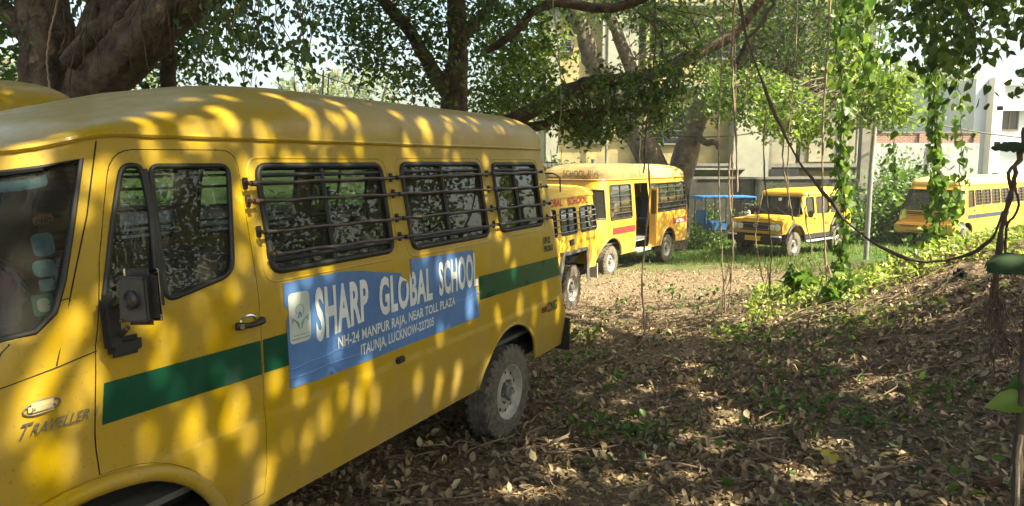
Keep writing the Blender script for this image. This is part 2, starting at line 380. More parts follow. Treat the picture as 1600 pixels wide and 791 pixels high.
def seats(parent, rows, hw, z0=.75, cabin=True, h=.62):
    b = MB()
    for x in rows:
        for y in (-.55*hw, .55*hw):
            b.box((x, y, z0+.32), (.45, hw*.72, .14), None, .04); b.box((x-.25, y, z0+.32+h/2), (.12, hw*.72, h), Matrix.Rotation(rad(-8), 3, 'Y'), .04)
    return b.build('seats', M['seat'], parent)

# ------------------------------------------------------------------ the near school van
AZ = rad(26.9)
def vehicle(name, label, cat, contact, az, hw, group=None, x_at=0, side=1):
    """contact: world ground point of a wheel on the seen (left) side, x_at: that wheel's local x"""
    Fw = Vector((-math.sin(az), -math.cos(az), 0)); N = Vector((-Fw.y, Fw.x, 0))
    o = Vector(contact) - N*hw - Fw*x_at
    return thing(name, label, cat, o, math.atan2(Fw.y, Fw.x), group)
Z0, ZG = .52, 2.31
def van_shell():
    hw = [(.5, .935), (.70, .972), (.74, .98), (.98, .984), (1.0, .976), (1.45, .975), (1.6, .967), (1.8, .935), (2.0, .902), (2.18, .872), (2.31, .852), (2.4, .85)]
    sf = [(.5, 4.42), (1.15, 4.45), (1.35, 4.15), (1.5, 3.97), (1.6, 3.90), (2.25, 3.66), (2.32, 3.64)]
    sr = [(.5, -1.23), (.8, -1.19), (1.3, -1.04), (1.55, -.96), (2.1, -.93), (2.32, -.88)]
    rf = [(.5, .28), (1.5, .32), (1.7, .34), (2.3, .34)]; rr = [(.5, .13), (2.3, .13)]
    s = Shell(hw, sf, sr, rf, rr, -.7, 3.25); s.drop = lambda x, z: .075*smooth(3.2, 3.62, x)*smooth(1.7, 2.2, z); return s
def build_van(label, contact, az=AZ, full=True, pm='yellow', group=None, hw=.98, wb=3.42, x_at=0):
    V = vehicle('school_van', label, 'van', contact, az, hw, group, x_at)
    sh = van_shell(); rows = (.70, .735, .98, 1.0, 1.5, 1.6)
    def uz(d, z):       # arc distance to u
        h_, f_, r_, q, _ = sh.get(z); D = f_ - q + q*math.pi/2 + h_ - q
        return sh.b + (d - sh.b) * sh.LF / (D - sh.b) if d > sh.b else d
    door = rpoly([(2.605, .60), (2.80, .60), (2.80, .42), (3.382, .42), (3.386, 1.6), (3.372, 2.262), (2.605, 2.262)], [.03, 0, 0, 0, .0, .09, .05])
    door_arc = [(2.605, .60), (2.86, .60)] + [p for p in circ(3.42, .40, .625, 16, 158, 93)] + [(3.404, 1.32), (3.411, 1.52)] + rpoly([(3.393, 1.66), (3.357, 1.85), (3.302, 2.04), (3.225, 2.25), (2.60, 2.255), (2.605, 1.0)], [0, .02, .02, .10, .09, 0])[1:-1]
    def inset(poly, d):
        c = (3.0, 1.45); return [(c[0]+(x-c[0])*(1-d/.39), c[1]+(z-c[1])*(1-d/.8)) for x, z in poly]
    qwin = rpoly([(3.372, 1.66), (3.293, 1.915), (3.192, 2.185), (3.105, 2.185), (3.098, 2.0), (3.135, 1.60)], [.04, .02, .04, .04, .01, .03]); dwin = rpoly([(3.095, 1.635), (3.067, 2.182), (2.66, 2.182), (2.735, 1.70)], [.05, .04, .05, .07])
    W = [rect(1.525, 1.675, 2.495, 2.18, .06), rect(.34, 1.665, 1.32, 2.185, .06), rect(-.62, 1.675, .135, 2.18, .05)]
    arR = [(x, z) for x, z in circ(0, .42, .50, 36)]; arF = circ(3.42, .40, .575, 36)
    uT = uz(3.35, 2.2); ws = [(uT, 2.232)]; ws += [(uz(3.425, 2.0), 2.0), (uz(3.495, 1.78), 1.78), (uz(3.545, 1.67), 1.67), (uz(3.62, 1.615), 1.615), (uz(3.75, 1.60), 1.60)]
    ws_full = ws + [(sh.b + sh.LF + .5, 1.595), (sh.b + sh.LF + .5, 2.232)]
    body = None
    for sd_ in (1, -1):
        b = sh.sheet('body' if sd_ == 1 else 'body_far_side', M[pm], V, [(-1.8, Z0), (4.75, Z0), (4.75, ZG), (-1.8, ZG)], W + [arR, arF, ws_full] + ([door_arc] if sd_ == 1 else [qwin, dwin]), 0, sd_, .055, rows)
        for i, wv in enumerate(W): window(sh, V, wv, sd_, 'glass', mull=((wv[0][0] if 0 else (min(p[0] for p in wv)+max(p[0] for p in wv))/2 + .03,)), rail=True, fr=.017)
        if sd_ == 1:
            di = inset(door_arc, .0035)
            D = sh.sheet('door', M[pm], V, di, [qwin, dwin], 0.001, 1, .055, rows)
            b2 = MB(); b2.tube([sh.P(x, z, -.012, 1) for x, z in dense(door_arc, .05)], .007, 6, closed=True); b2.build('door_seal', M['dark'], D)
        else: D = b
        for wv in (qwin, dwin): window(sh, D if sd_ == 1 else V, wv, sd_, 'glass', fr=.012)
        wb_ = window  # windscreen halves
        arch_lip(sh, V, 0, .42, .505, M[pm], sd_, .014, 12, 168, .003); arch_lip(sh, V, 3.42, .40, .59, M[pm], sd_, .035, 8, 165, .012)
        for x in (0, wb): wheel(V, x, .865, .372, .2, .215, sd_)
    # windscreen: one curved pane across the front
    ring = [(u, z) for u, z in ws]
    L_ = [sh.P(u, z, .002, 1) for u, z in ring] + [sh.P(u, z, .002, -1) for u, z in reversed(ring)]
    top = [sh.P(uT + (sh.b + sh.LF - uT)*k/8, 2.232, .002, -1) for k in range(1, 9)] + [sh.P(sh.b + sh.LF - (sh.b + sh.LF - uT)*k/8, 2.232, .002, 1) for k in range(1, 8)]
    ub = ring[-1][0]; bot = [sh.P(ub + (sh.b + sh.LF - ub)*k/8, 1.598, .002, 1) for k in range(1, 9)] + [sh.P(sh.b + sh.LF - (sh.b + sh.LF - ub)*k/8, 1.598, .002, -1) for k in range(1, 8)]
    path = [sh.P(u, z, .002, 1) for u, z in ring] + bot + [sh.P(u, z, .002, -1) for u, z in reversed(ring)] + top
    wb2 = MB(); wb2.tube(path, .011, 6, closed=True); WS = wb2.build('windscreen', M['rubber'], V)
    for sd_ in (1, -1): sh.sheet('pane', M['wglass'], WS, ws + [(sh.b + sh.LF, 1.598), (sh.b + sh.LF, 2.232)], (), -.012, sd_, .09)
    dome('roof', M[pm], V, sh, ZG, .325, .30, .32, hz=lambda x: lerp_tab([(1.9, 1), (2.2, .95), (2.5, .80), (2.75, .60), (3.0, .40), (3.2, .25), (3.4, .13), (3.64, .05)], x))
    g = MB(); g.tube([sh.P(u, ZG, .006, 1) for u in np.linspace(-1.8, 4.75, 90)], .013, 6); g.tube([sh.P(u, ZG, .006, -1) for u in np.linspace(-1.8, 4.75, 60)], .013, 6); g.build('rain_gutter', M[pm], V)
    sm = MB()                                                    # roof seam line and window recess ridges
    for wv in W:
        xs = [p[0] for p in wv]; zs = [p[1] for p in wv]; e = .055
        sm.tube([sh.P(x, z, -.004, 1) for x, z in dense(rect(min(xs)-e, min(zs)-e*.9, max(xs)+e, max(zs)+e*.7, .08), .06)], .008, 6, closed=True)
    sm.build('pressed_edge', M[pm], V)
    u = MB(); u.box((1.6, 0, .60), (5.4, 1.72, .10)); u.box((4.1, 0, .8), (.5, 1.5, .6))
    for x in (0, wb):
        for s_ in (1, -1): u.box((x, s_*.62, .86), (1.12, .26, .42))
    u.lathe([(.06, -.7), (.06, .7)], (0, 0, .37), 'y', 10); u.lathe([(.05, -.7), (.05, .7)], (wb, 0, .37), 'y', 10); u.box((.9, .45, .45), (.7, .3, .2), None, .03)
    u.build('underbody', M['dark'], V)
    f = MB(); f.box((1.2, 0, .76), (4.6, 1.75, .03)); f.box((3.45, 0, 1.3), (.35, 1.6, .45), None, .08); f.build('floor_and_dash', M['grey'], V)
    seats(V, (-.35, .45, 1.25, 2.05, 2.85), .95, .72)
    # seen-side fittings
    for k, (zf, zr, x0, x1) in enumerate([(2.10, 2.115, 2.60, -.66), (2.017, 1.99, 2.60, -.72), (1.872, 1.845, 2.565, -.74), (1.765, 1.722, 2.52, -.76)]):
        b = MB(); n = 40; b.tube([sh.P(x0 + (x1-x0)*i/n, zf + (zr-zf)*i/n + .003*math.sin(i*1.3+k), .048, 1) for i in range(n+1)], .0085, 7)
        R_ = b.build('window_guard_rod', M['rod'], V)
        for xx in (x0 - .02, 1.44, .24, x1 + .03):
            c = MB(); t = (xx - x0)/(x1-x0); p = sh.P(xx, zf + (zr-zf)*t, .025, 1); c.box(p, (.018, .055, .020), None, .005); p2 = sh.P(xx, zf + (zr-zf)*t, .005, 1); c.box(p2, (.03, .010, .055), None, .003)
            c.lathe([(.014, -.012), (.014, .012), (0, .012)], sh.P(xx, zf + (zr-zf)*t, .056, 1), 'x', 10)
            c.build('rod_clamp', M['black'] if k != 1 else M['rod'], R_)
        b = MB(); b.tube([sh.P(x0 + (x1-x0)*i/20, zf, .052, -1) for i in range(21)], .0115, 6); b.build('window_guard_rod', M['rod'], V)
    for a, c_ in ((3.376, 2.612), (2.597, 2.43)): sh.sheet('stripe', M['green'], V, [(c_, 1.202), (a, 1.214 if a > 3 else 1.205), (a, 1.372 if a > 3 else 1.366), (c_, 1.366)], (), .0035, 1, .1)
    sh.sheet('stripe', M['green'], V, [(-.925, 1.188), (.51, 1.205), (.525, 1.380), (-.895, 1.362)], (), .003, 1, .06)
    # banner, torn along the top
    S2 = lambda x, z, o=.006: sh.P(x, z, o, 1)
    tear = [(2.43, 1.082), (2.22, 1.072), (1.3, 1.078), (.512, 1.086), (.56, 1.30), (.60, 1.582), (1.00, 1.592), (1.372, 1.604), (1.365, 1.555), (1.36, 1.50), (1.385, 1.445), (1.43, 1.455), (1.47, 1.53), (1.56, 1.548), (1.70, 1.568), (1.85, 1.598), (2.02, 1.612), (2.2, 1.616), (2.445, 1.612), (2.45, 1.5), (2.415, 1.47), (2.44, 1.42)]
    B = sh.sheet('banner', M['blue'], V, tear, (), .004, 1, .05)
    notch = [(1.50, 1.70), (1.36, 1.70), (1.36, 1.50), (1.385, 1.445), (1.43, 1.455), (1.47, 1.53)]
    def bantext(txt, x0, zb, x1, zt, zb2=None, zt2=None, bold=.018, drop=None):
        Wd = x0 - x1; zb2 = zb if zb2 is None else zb2; zt2 = zt if zt2 is None else zt2
        Vv, Fc = letters(txt, 1, Wd, bold); h = Vv[:, 1].max(); lo = 0 if ',' not in txt else 0
        h = np.percentile(Vv[:, 1], 97)
        fs = []
        for q in Fc:
            c = Vv[list(q)].mean(0); t = c[0]/Wd; X = x0 - c[0]; Z = zb + (zb2-zb)*t + c[1]/h*((zt-zb)*(1-t) + (zt2-zb2)*t)
            if drop and inpoly(np.array([[X, Z]]), drop)[0]: continue
            fs.append(q)
        b = MB()
        for q_, (dx, o_) in enumerate(((0, .0075), (.010, .0080), (-.010, .0085), (.019, .0090), (-.018, .0095)) if zt - zb > .15 else ((0, .0075),)):
            vs = []
            for x, y in Vv:
                t = x/Wd; z = zb + (zb2-zb)*t + y/h*((zt-zb)*(1-t) + (zt2-zb2)*t); vs.append(S2(x0 - x + dx, z, o_))
            b.add(vs, fs); return b.build('lettering', M['white'], B, smooth_=False)
    b = MB()
    for xa, za, xb, zb_ in ((2.43, 1.175, 1.9, 1.20), (1.93, 1.205, 1.2, 1.225), (1.25, 1.232, .52, 1.262), (2.43, 1.13, 1.3, 1.135), (1.36, 1.42, 1.33, 1.09)): b.tube([S2(xa + (xb-xa)*t, za + (zb_-za)*t + .004*math.sin(t*17+xa*9), .0035) for t in np.linspace(0, 1, 24)], .004, 5)
    b.build('crease', M['blue'], B)
    if full:
        bantext('SHARP', 2.235, 1.285, 1.80, 1.555, 1.325, 1.545, .035)
        bantext('GLOBAL', 1.70, 1.32, 1.14, 1.535, 1.325, 1.525, .035, notch)
        bantext('SCHOOL', 1.06, 1.335, .545, 1.545, 1.33, 1.56, .035)
        bantext('NH-24 MANPUR RAJA, NEAR TOLL PLAZA', 2.07, 1.205, .86, 1.266, 1.235, 1.29, .022)
        bantext('ITAUNJA, LUCKNOW-227205', 1.88, 1.12, 1.13, 1.182, 1.145, 1.20, .022)
        lp = sh.sheet('emblem', M['logo'], B, rect(2.275, 1.30, 2.425, 1.555, .03), (), .0075, 1, .1)
        b = MB()
        for sx in (-1, 1):
            for k in range(3): b.tube([S2(2.35 + sx*(.006 + .055*t), 1.395 + .012*k*t + .022*math.sin(t*2.6) - .012*k*(1-t), .0095) for t in np.linspace(0, 1, 8)], .0022, 5)
        for q in range(12): a_ = q/12*6.28
        b.tube([S2(2.35 + .028*math.cos(t), 1.465 + .028*math.sin(t), .0095) for t in np.linspace(-.6, 4.2, 12)], .0015, 5)
        b.tube([S2(2.395 - .09*t, 1.34, .0095) for t in np.linspace(0, 1, 5)], .002, 5); b.tube([S2(2.41 - .12*t, 1.322, .0095) for t in np.linspace(0, 1, 5)], .003, 5)
        b.build('emblem_lines', M['ink'], lp)
        b = MB(); b.tube([S2(2.362 - .02*t, 1.425 + .03*abs(math.sin(t*3)), .0095) for t in np.linspace(0, 1, 8)], .003, 5); b.build('emblem_figure', M['inkblue'], lp)
        for zz, tx, x0, x1 in ((1.505, 'UP.32', -.60, -.735), (1.435, 'FN.2062', -.605, -.775)):
            Vv, Fc = letters(tx, 1, x0 - x1, .05); h = Vv[:, 1].max(); b = MB(); b.add([S2(x0 - x, zz + y/h*.055, .009) for x, y in Vv], Fc); b.build('number_lettering', M['blackpaint'], V, smooth_=False)
        Vv, Fc = letters('CNG', 1, .17, .02); h = Vv[:, 1].max(); b = MB(); b.add([S2(-.665 - x, .90 + y/h*.085, .007) for x, y in Vv], Fc); b.build('gas_lettering', M['greylet'], V, smooth_=False)
        b = MB()
        for k in range(6): b.box(S2(-.56 - .016*k, .935, .006), (.009, .006, .045))
        b.build('gas_marks', M['maroon'], V)
        b = MB(); mapx = lambda x, y: S2(3.625 - x, 1.262 + y - x*.02, .008)
        for tx, x0, hh, wd in (('T', 0, .052, .035), ('RAVELLER', .033, .038, .17)):
            Vv, Fc = letters(tx, 1, wd, .01, .25); h = Vv[:, 1].max(); b.add([mapx(x0 + x, y/h*hh + (.0 if x0 else -.004)) for x, y in Vv], Fc)
        b.build('model_badge', M['chrome'], V, smooth_=False)
        b = MB(); b.box(S2(3.575, 1.352, .008), (.10, .02, .042), None, .012); L1 = b.build('side_indicator', M['amber'], V)
        b = MB(); b.tube([S2(3.575 + .056*math.cos(t), 1.352 + .024*math.sin(t), .006) for t in np.linspace(0, 6.28, 20)[:-1]], .0028, 6, closed=True)
        for sx in (-.03, .03): b.lathe([(.006, .018), (0, .022)], S2(3.575+sx, 1.352, 0), 'y', 8)
        b.build('lamp_bezel', M['grey'], L1)
        b = MB(); b.tube([S2(2.76 - .16*t, 1.462 - .004*math.sin(t*3), .012 + .022*math.sin(t*math.pi)) for t in np.linspace(0, 1, 9)], [.018, .018, .014, .013, .013, .013, .014, .018, .018], 8); hd = b.build('door_handle', M['black'], V)
        b = MB(); b.tube([S2(2.68 + .045*math.cos(t), 1.475 + .022*math.sin(t), .003) for t in np.linspace(0, 3.2, 10)], .006, 5); b.box(S2(2.745, 1.462, .035), (.022, .008, .02)); b.build('handle_recess', M['chrome'], hd)
        b = MB(); b.box(S2(1.51, 1.005, .01), (.075, .03, .04), None, .008); b.build('side_reflector', M['black'], V)
        b = MB(); b.tube([S2(3.098, 2.17, .001), S2(3.092, 2.0, .001), S2(3.122, 1.62, .001)], .016, 6); b.build('window_divider', M['rubber'], V)
        # door mirror
        b = MB(); b.box(S2(3.365, 1.60, .03), (.075, .04, .22), Matrix.Rotation(rad(4), 3, 'Y'), .018); b.box(S2(3.31, 1.50, .025), (.14, .04, .075), None, .018)
        MR = b.build('door_mirror', M['black'], V)
        Rm = Matrix.Rotation(rad(28), 3, 'Z') @ Matrix.Rotation(rad(4), 3, 'Y')
        c = sh.P(3.34, 1.705, .18, 1)
        b = MB(); b.box(c, (.055, .14, .215), Rm, .027); b.build('mirror_head', M['black'], MR)
        b = MB(); b.box(c + Rm @ Vector((.036, -.005, 0)), (.018, .105, .17), Rm, .008)
        b.build('mirror_backing', M['dgrey'], MR)
        b = MB(); b.lathe([(.034, 0), (.036, .012), (.026, .022), (.02, .014), (0, .016)], c + Rm @ Vector((.042, -.005, 0)), 'x', 18)
        for yy in (-.050, .040):
            for zz in (-.078, .078): b.lathe([(.007, 0), (.006, .008), (0, .009)], c + Rm @ Vector((.044, yy, zz)), 'x', 8)
        b.build('mirror_joint', M['black'], MR)
        b = MB(); b.box(c + Rm @ Vector((-.030, 0, 0)), (.006, .13, .20), Rm, .002); b.build('mirror_glass', M['mirror'], MR)
        b = MB(); a1 = S2(3.36, 1.66, .05); a2 = S2(3.34, 1.55, .05)
        b.tube([a1, c + Rm @ Vector((.03, -.04, .01))], .011, 8); b.tube([a2, c + Rm @ Vector((.03, -.04, -.11))], .010, 8); b.build('mirror_arm', M['black'], MR)
        # windscreen stickers (inside of the glass), sun band, wiper
        def stick(nm, d0, z0, d1, z1, mt, r=.01, off=-.020):
            return sh.sheet(nm, M[mt], WS, rpoly([(uz(d0, z0), z0), (uz(d1, z0), z0), (uz(d1, z1), z1), (uz(d0, z1), z1)], r), (), off, 1, .05)
        stick('sticker', 3.53, 1.66, 3.605, 1.735, 'tealst'); stick('sticker', 3.545, 1.672, 3.59, 1.722, 'sticker', .03, -.018)
        stick('sticker', 3.515, 1.745, 3.57, 1.79, 'sky'); stick('sticker', 3.50, 1.80, 3.58, 1.87, 'sky', .03); stick('sticker', 3.49, 1.885, 3.565, 1.985, 'sky', .03)
        stick('sticker', 3.475, 2.02, 3.545, 2.06, 'rust', .02); stick('sun_strip', 3.47, 2.165, 3.70, 2.222, 'sky', .015); stick('sun_strip', 3.44, 2.205, 4.3, 2.236, 'black', .005, -.016)
        Vv, Fc = letters('CNG', 1, .055, .02); h = Vv[:, 1].max()
        b = MB(); b.add([sh.P(uz(3.538 - x, 2.03), 2.022 + y/h*.02, -.017, 1) for x, y in Vv], Fc); b.build('sticker_lettering', M['blackpaint'], WS, smooth_=False)
    b = MB(); b.tube(bez0([(3.35, .1, 2.0), (3.4, .15, 1.8), (3.3, .35, 1.65)]), [.03, .07, .09], 7, jit=.2); b.build('red_cloth', M['red'], V)
    b = MB(); b.tube([(3.42 + .05*math.sin(t), .45 + .20*math.cos(t), 1.62 + .19*math.sin(t)) for t in np.linspace(0, 6.28, 20)[:-1]], .014, 6, closed=True); b.build('steering_wheel', M['black'], V)
    for sd_ in (1, -1):
        b = MB(); b.tube([sh.P(u, .60, .03, sd_) for u in np.linspace(-1.12, -1.8, 14)], .075, 8); b.build('rear_bumper', M['black'], V)
    b = MB(); b.box((-1.10, .90, .62), (.02, .24, .30), None, .004); b.build('mudflap', M['rubber'], V)
    b = MB(); b.tube([sh.P(u, .62, .05, 1) for u in np.linspace(4.02, 4.75, 14)], [.13]*14, 10); b.tube([sh.P(u, .62, .05, -1) for u in np.linspace(4.02, 4.75, 14)], [.13]*14, 10); b.build('front_bumper', M['black'], V)
    seam = MB()
    seam.tube([sh.P(uz(d, z), z, .001, 1) for d, z in ((3.41, 1.50), (3.56, 1.475), (3.75, 1.45), (3.95, 1.42), (4.2, 1.30))], .0022, 5)
    seam.tube([sh.P(uz(d, z), z, .001, 1) for d, z in ((3.56, 1.70), (3.49, 1.71), (3.48, 1.70))], .002, 5)
    seam.tube([sh.P(uz(d, z), z, .001, 1) for d, z in ((3.563, 1.48), (3.469, 1.745), (3.364, 2.017), (3.278, 2.285))], .003, 5)
    seam.tube([sh.P(uz(d, z), z, .001, 1) for d, z in ((3.76, 1.50), (3.73, 1.56), (3.70, 1.585), (4.2, 1.50))], .0022, 5)
    seam.build('panel_seam', M['dark'], V)
    b = MB(); b.box((4.46, 0, 1.0), (.03, 1.2, .3), None, .01); b.build('grille', M['black'], V)
    for s_ in (1, -1): b = MB(); b.lathe([(.10, 0), (.10, .04), (.06, .07), (0, .08)], (4.42, s_*.72, 1.0), 'x', 20); b.build('headlight', M['lamp'], V)
    return V, sh
bez0 = lambda p: [Vector(q) for q in p]
P0 = Vector((0, 5.733, 0))
van1, SH1 = build_van('large yellow school van nearest the camera with blue SHARP GLOBAL SCHOOL banner on its side', P0)
van2 = copy_tree(van1); COLx = None
van2['label'] = 'yellow van roof visible behind the near van at the left picture edge'
Nn = Vector((math.cos(AZ), -math.sin(AZ), 0)); Fn = Vector((-math.sin(AZ), -math.cos(AZ), 0))
for c in list(van2.children):
    if c.name.split('.')[0] in ('banner', 'number_lettering', 'gas_lettering', 'gas_marks', 'model_badge', 'stripe'):
        for q in list(c.children_recursive): bpy.data.objects.remove(q)
        bpy.data.objects.remove(c)
van2.location = van1.location - Nn*2.75 + Fn*2.35

# ------------------------------------------------------------------ SUV-like school jeep with only its rear half showing
def box_shell(hw, L0, L1, z0, zg, rf=.2, rr=.15, belt=1.05, tum=.10, rake=0, nose=None, a=-.5, b=2.0):
    H = [(z0, hw-.03), (z0+.15, hw), (belt, hw), (belt+.08, hw-.012), (zg, hw-tum), (zg+.1, hw-tum)]
    return Shell(H, nose or [(z0, L1), (belt, L1), (zg, L1-rake)], [(z0, L0-.03), (belt, L0), (zg, L0+.06)], [(z0, rf), (zg, rf)], [(z0, rr), (zg, rr)], a, b)
def gp(px, py, Y):  # ground-snapped contact point
    p = at(px, py, Y); return Vector((p.x, p.y, gz(p.x, p.y)))
def trax():
    hw = .86; V = vehicle('school_jeep', 'small yellow school jeep half hidden behind the rear of the near van', 'jeep', gp(895, 486, 12), rad(28), hw)
    Z_, ZG_ = .60, 1.86; sh = box_shell(hw, -1.12, 3.6, Z_, ZG_, .2, .10, 1.2, .07, .35, a=-.5, b=3.0)
    m = M['yellow3']; W = [rect(-.92, 1.27, -.34, 1.68, .06), rect(-.17, 1.27, .45, 1.68, .06), rect(.62, 1.27, 1.5, 1.68, .06), rect(1.7, 1.25, 2.6, 1.7, .06)]
    arc = rpoly([(-.56, .3), (.56, .3), (.46, .98), (-.46, .98)], .06); 
    for s_ in (1, -1):
        sh.sheet('body' if s_ == 1 else 'body_far_side', m, V, [(-1.6, Z_), (4.5, Z_), (4.5, ZG_), (-1.6, ZG_)], W + [arc], 0, s_, .08)
        for wv in W: window(sh, V, wv, s_, 'fglass', mull=((min(p[0] for p in wv)+max(p[0] for p in wv))/2,), fr=.018)
        for x in (0, 2.55): wheel(V, x, .76, .37, .2, .215, s_)
        b = MB(); pth = [(-.64, .42), (-.50, 1.0), (.50, 1.0), (.62, .55)]
        P = [sh.P(x, z, .055, s_) for x, z in pth]; Q = [sh.P(x, z, -.01, s_) for x, z in pth]; P2 = [sh.P(x*.86, z-.05, .055, s_) for x, z in pth]
        b.add(P + Q + P2, [(0,1,5,4), (1,2,6,5), (2,3,7,6), (0,1,9,8), (1,2,10,9), (2,3,11,10)]); b.build('wheel_arch', M['grey'], V, smooth_=False)
    dome('roof', m, V, sh, ZG_, .17, .4, .15)
    for z in (1.32, 1.42, 1.52, 1.61):
        b = MB(); b.tube([sh.P(x, z, .045, 1) for x in np.linspace(-.98, 1.5, 20)], .010, 6); b.build('window_guard_rod', M['grey'], V)
    for i, (tx, x0, x1) in enumerate((('GLOBAL', 1.02, .33), ('SCHOOL', .12, -.68))):
        Vv, Fc = letters(tx, 1, x0 - x1, .03); h = Vv[:, 1].max(); b = MB(); b.add([sh.P(x0 - x, 1.735 + y/h*.115, .006, 1) for x, y in Vv], Fc); b.build('lettering', M['red'], V, smooth_=False)
    for z, x0, x1, h_ in ((1.10, -.25, -.85, .05),):
        Vv, Fc = letters('UP.32  FN.2095', 1, x0 - x1, .01); h = Vv[:, 1].max(); b = MB(); b.add([sh.P(x0 - x, z + y/h*h_, .006, 1) for x, y in Vv], Fc); b.build('number_lettering', M['weath'], V, smooth_=False)
    b = MB(); b.box(sh.P(.08, 1.13, .01, 1), (.16, .02, .10), None, .01); b.build('fuel_flap', M['black'], V)
    b = MB(); z = ZG_+.02                                        # roof carrier of thin bent pipes
    for x in (1.9, 1.35, .8, .25):
        b.tube([(x, -.70, z), (x, -.72, z+.30), (x, -.6, z+.36), (x, .6, z+.36), (x, .72, z+.30), (x, .74, z-.12)], .013, 6)
    for y, zz in ((.72, z+.30), (-.72, z+.30), (.3, z+.36), (-.3, z+.36)): b.tube([(1.9, y, zz), (.25, y, zz)], .012, 6)
    b.build('roof_carrier', M['black'], V)
    b = MB(); b.box((1.2, 0, .55), (4.4, 1.4, .16)); b.lathe([(.05, -.7), (.05, .7)], (0,0,.37), 'y', 8)
    for x in (0, 2.55):
        for s_ in (1, -1): b.box((x, s_*.5, .85), (1.0, .3, .3))
    b.build('underbody', M['dark'], V); seats(V, (-.3, .6, 1.6), .82, .5, h=.5)
    for s_ in (1, -1): b = MB(); b.box((-1.16, s_*.68, .95), (.03, .12, .25), None, .01); b.build('tail_light', M['red'], V)
    b = MB(); b.box((-1.2, 0, .62), (.1, 1.5, .14), None, .02); b.build('rear_bumper', M['black'], V)
    b = MB(); b.box((-1.19, .72, .50), (.02, .2, .26)); b.build('mudflap', M['palegrey'], V)
trax()

